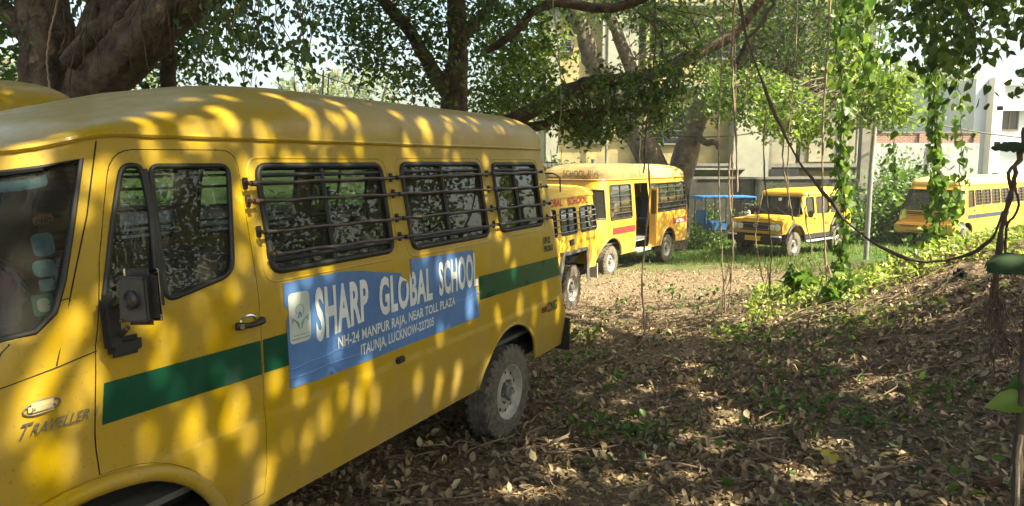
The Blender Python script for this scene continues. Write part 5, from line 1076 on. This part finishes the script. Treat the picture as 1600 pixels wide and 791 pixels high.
def sapling_right():
    Y = 3.3; p = at(1597, 800, Y); T = thing('sapling', 'slim leaning stem with pale split bark at the lower right corner', 'sapling', (p.x, p.y, gz(p.x, p.y))); o = T.location; b = MB()
    b.tube([q - o for q in bez([Vector((p.x-.02, p.y, gz(p.x, p.y)-.1)), at(1590,760,Y), at(1598,620,Y), at(1612,440,Y)], 18, .004)], .022, 10, jit=.1); b.build('stem', vinebark, T, sharp=False)
    b = MB(); b.tube([q - o for q in bez([at(1589,800,Y-.03), at(1591,720,Y-.03), at(1596,680,Y-.03)], 10, .003)], .010, 7, jit=.2); b.build('bare_wood', rootm, T)
    leaves('leaves', [tuple(at(1600, 625, Y) - o), tuple(at(1612, 590, Y) - o)], [.16, .12], ML['vine'], T, TH, N0=(0,-.6,.6), ns=.2, A0=(-1,0,-.1), as_=.15)
sapling_right()

# ------------------------------------------------------------------ leaf litter, weeds, twigs, grass, creeping plants
def wedge(n, y0, y1, xl=-.76, xr=.78, p=1.0):
    y = (rng.uniform(0, 1, n) * (y1**(1+p) - y0**(1+p)) + y0**(1+p)) ** (1/(1+p)); return rng.uniform(xl, xr, n) * y, y
x1, y1 = wedge(36000, 2.2, 8.0, -.85, 1.15); x2, y2 = wedge(42000, 8.0, 18.0, -.35, .9); X = np.concatenate([x1, x2]); Y = np.concatenate([y1, y2])
k = ((hnoise(X*1.3+5, Y*1.3) + rng.normal(size=len(X))*.35) > np.where(Y > 11, -.2, -.42)) & ((Y < 13.5) | (rng.uniform(size=len(X)) < .8)) & ~((X > 3.4 + .36*(Y-9)) & (Y > 9.6 + rng.normal(size=len(X))*.5)); X, Y = X[k], Y[k]
Zg = G(X, Y) + rng.uniform(.0, .035, len(X))
tint = np.clip(rng.beta(2.0, 2.6, len(X)), 0, 1)
sz = (.024 + .084*rng.beta(1.7, 2.2, len(X))) * np.where(Y > 10, .75, 1)
tag(leaves('leaf_litter', np.stack([X, Y, Zg], 1), sz, ML['litter'], None, T6, N0=(0,0,1.5), ns=.24, as_=1, tint=tint, curl=.65), 'brown fallen leaves covering the ground under the trees', 'leaf litter', kind='stuff')
x1, y1 = wedge(30000, 3.0, 10.5); tag(leaves('leaf_fragments', np.stack([x1, y1, G(x1, y1) + rng.uniform(0, .02, len(x1))], 1), rng.uniform(.012, .04, len(x1)), ML['litter'], None, T4, N0=(0,0,1.5), ns=.6, tint=rng.beta(1.2, 2.5, len(x1))), 'crushed crumbs of dead leaves between the whole ones', 'leaf litter', kind='stuff')
x1, y1 = wedge(170, 3.2, 9, -.2, .78); tag(leaves('green_fallen_leaves', np.stack([x1, y1, G(x1, y1) + .03], 1), rng.uniform(.06, .12, len(x1)), ML['weed'], None, T6, N0=(0,0,1.5), ns=.4, curl=.9), 'scattered green fallen leaves among the brown ones', 'leaf litter', kind='stuff')
P = at(1288, 655, 5.2); yl = leaves('fallen_leaf', [(P.x, P.y, gz(P.x, P.y)+.05), ], [.15], ML['yellowleaf'], None, TH, N0=(0,-.5,1), ns=.1, A0=(1,0,0), as_=.1); tag(yl, 'single bright yellow fallen leaf on the brown litter', 'fallen leaf')
def weeds():
    pts = []; 
    for _ in range(80):
        x, y = wedge(1, 4, 14.5, -.05, .76); x, y = float(x[0]), float(y[0])
        for q in range(random.randint(6, 22)):
            a = random.gauss(0, .13); c = random.gauss(0, .13); pts.append((x+a, y+c, gz(x+a, y+c) + random.uniform(.02, .14)))
    for cx_, cy_ in ((905, 520), (880, 560), (960, 690), (1000, 700), (1310, 630), (1460, 640), (1215, 530)):
        p = at(cx_, cy_, 2.2*1156/(cy_-253)*.88 if cx_ > 1100 else 2.2*1156/(cy_-253))
        for q in range(60):
            a = random.gauss(0, .2); c = random.gauss(0, .2); pts.append((p.x+a, p.y+c, gz(p.x+a, p.y+c) + random.uniform(.02, .16)))
    tag(leaves('weeds', np.array(pts), rng.uniform(.04, .10, len(pts)), ML['weed'], None, T6, N0=(0,0,1), ns=.7), 'low green weeds sprouting through the litter', 'weeds', kind='stuff')
weeds()
def twig_litter():
    b = MB()
    for _ in range(420):
        x, y = wedge(1, 3.2, 12, -.3, .78); x, y = float(x[0]), float(y[0]); a = random.uniform(0, 6.28); L_ = random.uniform(.12, .7); pts = []
        for t in np.linspace(-.5, .5, 5):
            xx = x + math.cos(a)*L_*t + .05*math.sin(t*7); yy = y + math.sin(a)*L_*t; pts.append(Vector((xx, yy, gz(xx, yy) + .035 + random.uniform(0, .05))))
        b.tube(bez(pts, 8), random.uniform(.0025, .008), 5)
    for _ in range(26):                                          # roots running over the bank
        x = random.uniform(2.8, 6.2); y = random.uniform(6.2, 9.0); a = random.uniform(-.6, 1.2); L_ = random.uniform(.5, 1.3); pts = []
        for t in np.linspace(-.5, .5, 6):
            xx = x + math.cos(a)*L_*t + .07*math.sin(t*9+x*5); yy = y + math.sin(a)*L_*t; pts.append(Vector((xx, yy, gz(xx, yy) + .05 + .05*math.sin(t*5))))
        b.tube(bez(pts, 14, .006), random.uniform(.004, .008), 5)
    tag(b.build('twig_litter', mat('dry twig', (.10,.07,.05), .9, var_col=(.28,.21,.15), vscale=2)), 'dry twigs and surface roots lying over the fallen leaves', 'twigs', kind='stuff')
twig_litter()
def grass():
    n = 26000; y = rng.uniform(16.8, 31, n); x = rng.uniform(-.05, .80, n)*y; d = hnoise(x*.55+2, y*.55); k = (d + (y-19.5)*.11 + rng.normal(size=n)*.25) > .05; x, y = x[k], y[k]
    T3 = (np.array([(-.07,0,0),(.07,0,0),(.0,1,.12)], float), [(0,1,2)])
    tag(leaves('grass', np.stack([x, y, G(x, y) - .01], 1), rng.uniform(.05, .17, len(x)), ML['grass'], None, T3, N0=(0,-1,.2), ns=.6, A0=(0,0,1), as_=.3, squash=2.0), 'short green grass round the parked vehicles', 'grass', kind='stuff')
    # leafy creeping cover over the far side and crest of the bank
    n = 19000; x = rng.uniform(2.2, 11, n); y = rng.uniform(8.7, 14.5, n); d = hnoise(x*.9, y*.9)
    edge = 9.3 - .62*np.clip(x-3.0, 0, 3.0)*.35 + .45*hnoise(x*2.1, y*.3); k = (y > edge + rng.normal(size=n)*.28) & (x > 2.9 + .36*(y-9)) ; x, y = x[k], y[k]
    tag(leaves('ground_creeper', np.stack([x, y, G(x, y) + rng.uniform(0, .15, len(x))*(.5 + .5*np.clip(hnoise(x*2, y*2)+.4, 0, 1.4))], 1), rng.uniform(.05, .11, len(x)), ML['creep'], None, T6, N0=(.2,-.3,1), ns=.6), 'bright green creeping plants over the crest of the bank', 'ground cover', kind='stuff')
    n = 1500; x = rng.uniform(2.4, 6.4, n); y = rng.uniform(7.4, 9.4, n); k = hnoise(x*1.7, y*1.7) > .15; x, y = x[k], y[k]
    tag(leaves('ground_creeper', np.stack([x, y, G(x, y) + rng.uniform(0, .14, len(x))], 1), rng.uniform(.05, .09, len(x)), ML['creep'], None, T6, N0=(.2,-.3,1), ns=.6), 'thin patches of light green creepers on the near slope of the bank', 'ground cover', kind='stuff')
grass()

def bush(name, label, c, rx, ry, h, n, size, m='bush', stems=9, cat='bush', tmpl=T4):
    T = thing(name, label, cat, c); b = MB(); tips = []
    for k in range(stems):
        a = random.uniform(0, 6.28); q = random.uniform(.3, .9); e = Vector((rx*q*math.cos(a), ry*q*math.sin(a), h*random.uniform(.5, .95))); b.tube(bez([Vector((random.gauss(0, rx*.15), random.gauss(0, ry*.15), -.05)), e*.5 + Vector((0, 0, h*.1)), e], 10, .01), .012, 5); tips.append(e)
    b.build('stem', stemm, T)
    nc = max(6, n//30); C = rng.normal(size=(nc, 3)); C /= np.linalg.norm(C, axis=1, keepdims=True); C *= rng.uniform(.5, 1.0, (nc, 1)); C[:, 2] = np.abs(C[:, 2])
    C = C*np.array([rx, ry, h]) * np.array([1, 1, .9]); P = np.repeat(C, n//nc, 0); P = P + rng.normal(size=P.shape)*min(rx, h)*.17; P[:, 2] = np.clip(P[:, 2], .03, None)
    leaves('foliage', P, rng.uniform(size*.7, size*1.3, len(P)), ML[m], T, tmpl, N0=(0,-.2,.8), ns=.8); return T
def G3(px, py, Y): p = at(px, py, Y); return (p.x, p.y, gz(p.x, p.y))
bush('bush', 'tall rounded green bush behind the steel pole by the brick topped wall', G3(1400, 350, 28), 2.0, 1.3, 3.6, 5200, .17)
bush('bush', 'dark lower bush between the jeep tail and the louvred van', G3(1352, 370, 27), 1.3, 1.0, 2.5, 2200, .15)
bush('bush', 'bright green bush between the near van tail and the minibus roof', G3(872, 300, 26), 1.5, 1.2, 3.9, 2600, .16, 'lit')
bush('bush', 'small bush behind the blue rickshaw seat', G3(1108, 372, 27.6), .8, .6, 1.6, 900, .13)
bush('creeping_bush', 'creeper tuft sprawling along the wall top above the jeep roof', (at(1215, 292, 29).x, 28.7, gz(10, 28.7)), 1.7, .3, 2.15, 1500, .13)
bush('bush', 'leafy bush against the wall just right of the minibus tail', G3(1100, 380, 24.6), .7, .6, .85, 700, .11)
bush('seedling', 'young broad-leaved seedling standing in front of the jeep', G3(1240, 462, 10.2), .20, .18, .62, 60, .17, 'vine', 4, 'plant', TH)
bush('seedling', 'low leafy seedling at the foot of the dense creeper', G3(1312, 455, 9.2), .22, .2, .40, 60, .11, 'vine', 4, 'plant', TH)
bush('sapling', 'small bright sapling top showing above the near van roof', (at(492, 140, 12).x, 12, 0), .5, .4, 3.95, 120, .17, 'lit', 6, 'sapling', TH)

# ------------------------------------------------------------------ buildings, walls, poles, wires
plaster = mat('yellow plaster', (.50,.42,.18), .9, bump=.15, bscale=8, var_col=(.21,.19,.12), vscale=.9); plasterd = mat('stained plaster', (.17,.17,.14), .9, bump=.2, bscale=8, var_col=(.36,.34,.24), vscale=.8)
conc = mat('weathered concrete', (.09,.09,.085), .95, bump=.5, bscale=6, var_col=(.24,.24,.21), vscale=.9); concp = mat('pale concrete panel', (.25,.26,.23), .9, bump=.2, bscale=8, var_col=(.38,.38,.29), vscale=.7)
wallm = mat('black stained wall', (.018,.02,.018), .95, bump=.5, bscale=5, var_col=(.075,.075,.065), vscale=.9); whitem = mat('white wash', (.66,.68,.70), .8, var=.05, vscale=1); bluew = mat('pale blue wash', (.42,.48,.57), .8, var=.06, vscale=1)
brickm = mat('brick', (.33,.12,.08), .9); 
def brickify(m):
    t = m.node_tree; p = t.nodes['Principled BSDF']; br = t.nodes.new('ShaderNodeTexBrick'); ge = t.nodes.new('ShaderNodeTexCoord'); mp = t.nodes.new('ShaderNodeMapping'); mp.inputs['Rotation'].default_value = (rad(90), 0, 0)
    t.links.new(ge.outputs['Object'], mp.inputs[0]); t.links.new(mp.outputs[0], br.inputs['Vector']); br.inputs['Scale'].default_value = 1.0; br.inputs['Brick Width'].default_value = .24; br.inputs['Row Height'].default_value = .085; br.inputs['Mortar Size'].default_value = .01
    br.inputs['Color1'].default_value = (.27,.12,.09,1); br.inputs['Color2'].default_value = (.20,.09,.07,1); br.inputs['Mortar'].default_value = (.35,.30,.26,1); t.links.new(br.outputs[0], p.inputs['Base Color'])
brickify(brickm)
winm = mat('dark window', (.03,.035,.04), .25); framem = mat('painted frame', (.16,.17,.15), .6)
def apartment():
    Y = 32.0; zx = lambda px: (px-800)/1156*Y; T = thing('apartment_building', 'yellow plastered apartment block with grey stained panels behind the trees', 'building', (zx(850), Y, gz(zx(850), Y))); o = T.location; W_ = zx(1334) - zx(850)
    b = MB(); H = 12.6; b.box((W_/2, 4.5, H/2-.2), (W_, 9, H)); b.build('wall', plaster, T, smooth_=False)
    fl = [2.05, 5.35, 8.65, 11.9]
    for z in fl:
        z -= o.z; b = MB(); b.box((W_/2+.1, -.28, z), (W_+.5, .60, .16)); b.box((W_/2, -.03, z-.16), (W_, .08, .14)); b.build('ledge', conc, T, smooth_=False)
    def win(px, z0, w_, h, sh=True, tone=None):
        x = zx(px) - o.x; z = z0 - o.z; b = MB(); b.box((x, -.03, z), (w_, .05, h)); wv = b.build('window', winm, T, smooth_=False)
        b = MB()
        for sx in (-1, 1): b.box((x + sx*w_/2, -.07, z), (.07, .10, h+.10))
        for sz in (-1, 1): b.box((x, -.075, z + sz*h/2), (w_+.2, .11, .07))
        b.box((x, -.08, z), (.05, .07, h)); b.build('frame', framem, wv, smooth_=False)
        b = MB()
        for k in range(1, 5): b.box((x, -.13, z - h/2 + h*k/5), (w_, .02, .02))
        b.build('grille', conc, wv, smooth_=False)
        if sh: b = MB(); b.box((x, -.33, z + h/2 + .18), (w_+.5, .62, .09)); b.build('sunshade', conc, T, smooth_=False)
    win(881, 7.05, .55, .5, False); win(925, 3.6, .9, 1.2); win(1033, 3.65, 1.7, 1.4); win(1010, 7.3, 1.5, 1.3); win(1195, 3.8, .9, 1.2); win(1262, 4.35, .7, .9); win(1120, 7.2, 1.4, 1.4); win(1215, 7.2, 1.2, 1.4); win(1290, 7.4, .9, 1.2); win(960, 10.4, 1.2, 1.3); win(1090, 10.4, 1.4, 1.3); win(1230, 10.4, 1.2, 1.3)
    def slab(nm, x0, x1, z0, z1, m, d=.20, y=-.1):
        a = zx(x0)-o.x; c = zx(x1)-o.x; b = MB(); b.box(((a+c)/2, y, (z0+z1)/2 - o.z), (c-a, d, z1-z0)); b.build(nm, m, T, smooth_=False)
    slab('panel', 1135, 1190, 1.30, 5.2, concp, .7, -.3); slab('panel', 1196, 1234, 1.75, 5.1, plasterd, .4, -.2); slab('panel', 1258, 1330, 2.2, 5.1, plasterd, .14, -.06); slab('panel', 936, 990, 5.5, 12, concp, .5, -.2); slab('panel', 852, 872, 2.2, 12, concp, .3, -.12)
    slab('panel', 1240, 1246, 2.2, 9.5, conc, .5, -.2); slab('pillar', 1191, 1195, -.5, 5.2, conc, .3, -.45); slab('pillar', 1001, 1006, -.5, 12, plaster, .5, -.25); slab('panel', 1055, 1085, 1.2, 1.95, winm, .1, -.5)
    b = MB(); b.box((zx(1090)-o.x, -.8, 1.75-o.z), (3.2, .06, .9), Matrix.Rotation(rad(70), 3, 'X')); b.build('shed_roof', conc, T, smooth_=False)
    for px in (944, 1338): b = MB(); b.tube([(zx(px)-o.x - (.35 if px > 1300 else 0), -.45, 0), (zx(px)-o.x - (.35 if px > 1300 else 0), -.45, 12)], .06, 8); b.build('drain_pipe', conc, T)
    b = MB(); b.tube([(zx(924)-o.x, -.5, -.5), (zx(924)-o.x, -.5, 3.3)], .09, 8); b.build('drain_pipe', conc, T)
    b = MB(); a = zx(1103)-o.x
    b.box((a, -.62, 1.85-o.z), (1.8, .05, .35)); b.box((zx(1215)-o.x, -.62, 1.75-o.z), (1.2, .05, .3)); b.build('opening', winm, T, smooth_=False)
apartment()
def bwall(name, label, x0, x1, Y, zt, m, th=.3, cope=None, cat='wall', zb=None):
    X0, X1 = (x0-800)/1156*Y, (x1-800)/1156*Y; g = (gz(X0, Y) - .4) if zb is None else zb; T = thing(name, label, cat, ((X0+X1)/2, Y, g)); b = MB(); b.box((0, 0, (zt-g)/2), (X1-X0, th, zt-g)); b.build('masonry', m, T, smooth_=False)
    if cope: b = MB(); b.box((0, 0, zt-g+.045), (X1-X0+.06, th+.10, .09)); b.build('coping', cope, T, smooth_=False)
    b = MB()
    for k in range(int((X1-X0)/2.6)+1): b.box((-(X1-X0)/2 + .2 + k*2.6, -th/2-.04, (zt-g)/2), (.3, .12, zt-g-.02))
    b.build('pier', m, T, smooth_=False); return T
bwall('boundary_wall', 'black stained boundary wall behind the rickshaw and the jeep', 1072, 1336, 29.5, 1.52, wallm, .3, conc)
bwall('boundary_wall', 'grey plastered wall below the brick strip behind the bush', 1352, 1520, 34, 3.05, mat('grey render', (.24,.26,.28), .9, bump=.3, bscale=5, var_col=(.36,.38,.40), vscale=.7), .3)
bw = bwall('brick_wall', 'red brick upper wall with pale mortar behind the hanging creepers', 1340, 1512, 36, 3.55, brickm, .3, conc)
bwall('boundary_wall', 'low pale wall behind the near van, seen only through its windows', -1300, 560, 13.2, 1.35, whitem, .25, conc)
for i, (x, y) in enumerate(((-13, 15.5), (-10.2, 16.5), (-7.6, 15.2), (-5.2, 16.2), (-2.9, 15.4), (-.9, 17))): bush('hedge_bush', ['outermost left', 'second leftmost', 'third leftmost', 'third rightmost', 'second rightmost', 'outermost right'][i] + ' of six dark bushes behind the low pale wall', (x, y, gz(x, y)), 1.5, 1.0, 2.3 + .2*math.sin(i*2), 1500, .16)
def white_house():
    Y = 38.0; zx = lambda px: (px-800)/1156*Y; x0 = zx(1515); T = thing('white_house', 'white two storey house with recessed panels at the right edge', 'house', (x0, Y, gz(x0, Y))); o = T.location
    H = 2.2 + (253-126)/1156*Y - o.z; b = MB(); b.box((7, 4.2, H/2), (14, 8, H)); b.build('wall', bluew, T, smooth_=False)
    b = MB(); xs = [zx(1536)-o.x, zx(1640)-o.x, zx(1750)-o.x]
    for x in xs: b.box((x+.18, -.05, H/2), (.5, .5, H))
    b.box((7.4, -.05, H-.18), (13.2, .52, .36))
    for py, t_ in ((172, .22), (226, .24), (274, .25)):
        z = 2.2 + (253-py)/1156*Y - o.z; b.box((7.4, -.05, z), (13.2, .50, t_))
    b.build('frame', whitem, T, smooth_=False)
    for px in (1567, 1620):
        x = zx(px)-o.x; z = 2.2 + (253-189)/1156*Y - o.z; b = MB(); b.box((x, .12, z), (.80, .10, 1.0)); w_ = b.build('window', winm, T, smooth_=False)
        b = MB(); b.box((x, .05, z), (.05, .06, 1.0)); b.box((x, .05, z+.5), (.92, .08, .06)); b.box((x, .05, z-.5), (.92, .08, .06)); b.box((x-.43, .05, z), (.06, .08, 1.0)); b.box((x+.43, .05, z), (.06, .08, 1.0)); b.build('window_frame', mat('brown frame', (.13,.10,.08), .7), w_, smooth_=False)
    b = MB(); b.box((7.4, .14, 2.2 + (253-200)/1156*Y - o.z), (13, .06, 1.7)); b.box((7.4, .14, 2.2 + (253-248)/1156*Y - o.z), (13, .06, 1.3)); b.box((7.4, .14, 2.2 + (253-148)/1156*Y - o.z), (13, .06, 1.3)); b.build('recess_panel', mat('grey wash', (.58,.60,.63), .85, var=.06, vscale=1), T, smooth_=False)
white_house()
# poles and wires
p = G3(1353, 402, 20.6); T = thing('steel_pole', 'slim galvanised steel pole standing in the grass beside the jeep', 'pole', p); b = MB(); b.tube([(0,0,-.2), (0,0,2.4), (0,0,2.45), (.05,0,4.6)], [.068,.068,.055,.055], 14); b.build('shaft', M['steel'], T)
b = MB(); b.box((.03, 0, 4.62), (.16, .16, .05), None, .01); b.build('cap', M['steel'], T)
p = G3(1341, 380, 27.5); T = thing('concrete_pole', 'tall grey concrete utility pole with service pipes at the corner of the yellow block', 'pole', p); b = MB(); b.box((0, 0, 5.5), (.34, .26, 11.4), None, .03); b.build('shaft', conc, T)
b = MB()
for dx in (.26, .36): b.tube([(dx, -.05, 2.2), (dx, -.05, 6.6)], .045, 6)
b.build('service_pipe', mat('pinkish pipe', (.60,.46,.40), .7), T); b = MB(); b.box((.25, -.12, 2.15), (.9, .12, .22)); b.build('cross_arm', conc, T)
def wire(label, A_, B_, sag, r=.012):
    pts = [A_.lerp(B_, t) - Vector((0, 0, sag*4*t*(1-t))) for t in np.linspace(0, 1, 16)]; b = MB(); b.tube(pts, r, 5); tag(b.build('overhead_wire', M['black']), label, 'wire', 'overhead wires')
wire('black wire running from the canopy across the white house front', at(1340, 160, 26), at(1640, 218, 30), .25, .03)
wire('black wire strung low across the yellow block behind the forked tree', at(1000, 205, 23), at(1345, 150, 26), .65, .02)
wire('sloping black wire above the near van roof before the pale far trees', at(430, 90, 10), at(590, 145, 13), .03, .008)
# distant trees, sun and haze painted into their pale leaf colour
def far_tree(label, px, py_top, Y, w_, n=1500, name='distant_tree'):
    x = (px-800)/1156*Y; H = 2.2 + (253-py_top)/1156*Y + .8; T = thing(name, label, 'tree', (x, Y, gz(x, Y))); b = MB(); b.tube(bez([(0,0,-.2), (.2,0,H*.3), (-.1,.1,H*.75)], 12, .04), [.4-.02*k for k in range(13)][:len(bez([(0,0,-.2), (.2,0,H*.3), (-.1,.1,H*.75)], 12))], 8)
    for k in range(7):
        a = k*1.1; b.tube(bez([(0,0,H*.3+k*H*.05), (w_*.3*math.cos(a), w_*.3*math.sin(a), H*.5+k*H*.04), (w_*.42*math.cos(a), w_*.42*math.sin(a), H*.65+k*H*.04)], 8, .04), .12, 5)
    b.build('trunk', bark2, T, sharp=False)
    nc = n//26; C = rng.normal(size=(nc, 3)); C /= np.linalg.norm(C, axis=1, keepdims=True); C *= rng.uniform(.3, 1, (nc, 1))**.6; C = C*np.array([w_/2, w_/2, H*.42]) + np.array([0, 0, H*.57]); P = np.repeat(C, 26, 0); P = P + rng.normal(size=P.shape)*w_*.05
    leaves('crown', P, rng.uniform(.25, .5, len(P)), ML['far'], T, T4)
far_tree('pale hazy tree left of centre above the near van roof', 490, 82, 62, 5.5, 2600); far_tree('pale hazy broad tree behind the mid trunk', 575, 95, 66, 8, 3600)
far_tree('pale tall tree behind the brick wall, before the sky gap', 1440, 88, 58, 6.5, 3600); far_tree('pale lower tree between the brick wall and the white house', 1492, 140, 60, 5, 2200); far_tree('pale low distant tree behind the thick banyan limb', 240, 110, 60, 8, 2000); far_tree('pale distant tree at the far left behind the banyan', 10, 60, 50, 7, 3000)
far_tree('low distant tree behind the near van tail', 800, 170, 60, 12, 4000); far_tree('low distant tree hidden behind the middle of the near van', 660, 175, 64, 9, 2200)
# unseen trees added beside and behind the camera to darken reflections in the glass
for i, (x, y, l) in enumerate(((16.5, 11, 'unseen tree far right beyond the bank, added to be mirrored in the van windows'), (17.5, 3.5, 'unseen tree added on the right of the photographer for reflections'), (15, -7, 'unseen tree added behind the photographer on the right'), (4, -13, 'unseen tree added straight behind the photographer'))):
    T = thing('reflection_tree', l, 'tree', (x, y, gz(x, y))); b = MB(); limb('', [(0,0,-.2), (.2,0,2), (0,.2,5.5)], .35, .15, None, None, 14, 10, .1, .02, b); b.build('trunk', bark, T, sharp=False)
    C = rng.normal(size=(560, 3))*np.array([2.0, 2.9, 2.4]) + np.array([0, 0, 5.4]); C = C[C[:, 2] > 1.2]; P = np.repeat(C, 36, 0); P = P + rng.normal(size=P.shape)*.4; leaves('crown', P, rng.uniform(.14, .24, len(P)), ML['shade'], T, T4)
# odd bricks
for px, py, Y, l in ((1552, 648, 4.6, 'broken dark red brick half buried in the litter at right'), (1500, 432, 8.3, 'dark round stone on the crest of the bank')):
    p = at(px, py, Y); T = MB(); T.box((0, 0, .03), (.17, .10, .09) if 'brick' in l else (.16, .13, .14), Matrix.Rotation(.4, 3, 'Z'), .012 if 'brick' in l else .045)
    ob = T.build('broken_brick' if 'brick' in l else 'stone', mat('old brick', (.09,.045,.03), .9, bump=.5) if 'brick' in l else mat('dark stone', (.03,.03,.028), .9, bump=.4)); ob.location = (p.x, p.y, gz(p.x, p.y)); tag(ob, l, 'brick' if 'brick' in l else 'stone')
for c in (van2, ): c.location.z = gz(c.location.x, c.location.y) + .19

# ------------------------------------------------------------------ thin warm haze in the air
def haze():
    m = bpy.data.materials.new('haze'); m.use_nodes = True; t = m.node_tree; t.nodes.clear(); o = t.nodes.new('ShaderNodeOutputMaterial'); v = t.nodes.new('ShaderNodeVolumePrincipled')
    v.inputs['Color'].default_value = (.93, .95, .97, 1); v.inputs['Density'].default_value = HAZE; v.inputs['Anisotropy'].default_value = .2; t.links.new(v.outputs[0], o.inputs['Volume'])
    b = MB(); b.box((0, 25, 8), (150, 130, 24)); tag(b.build('haze', m, None, smooth_=False), 'thin pale haze hanging in the daylight air', 'haze', kind='stuff')
if HAZE: haze()
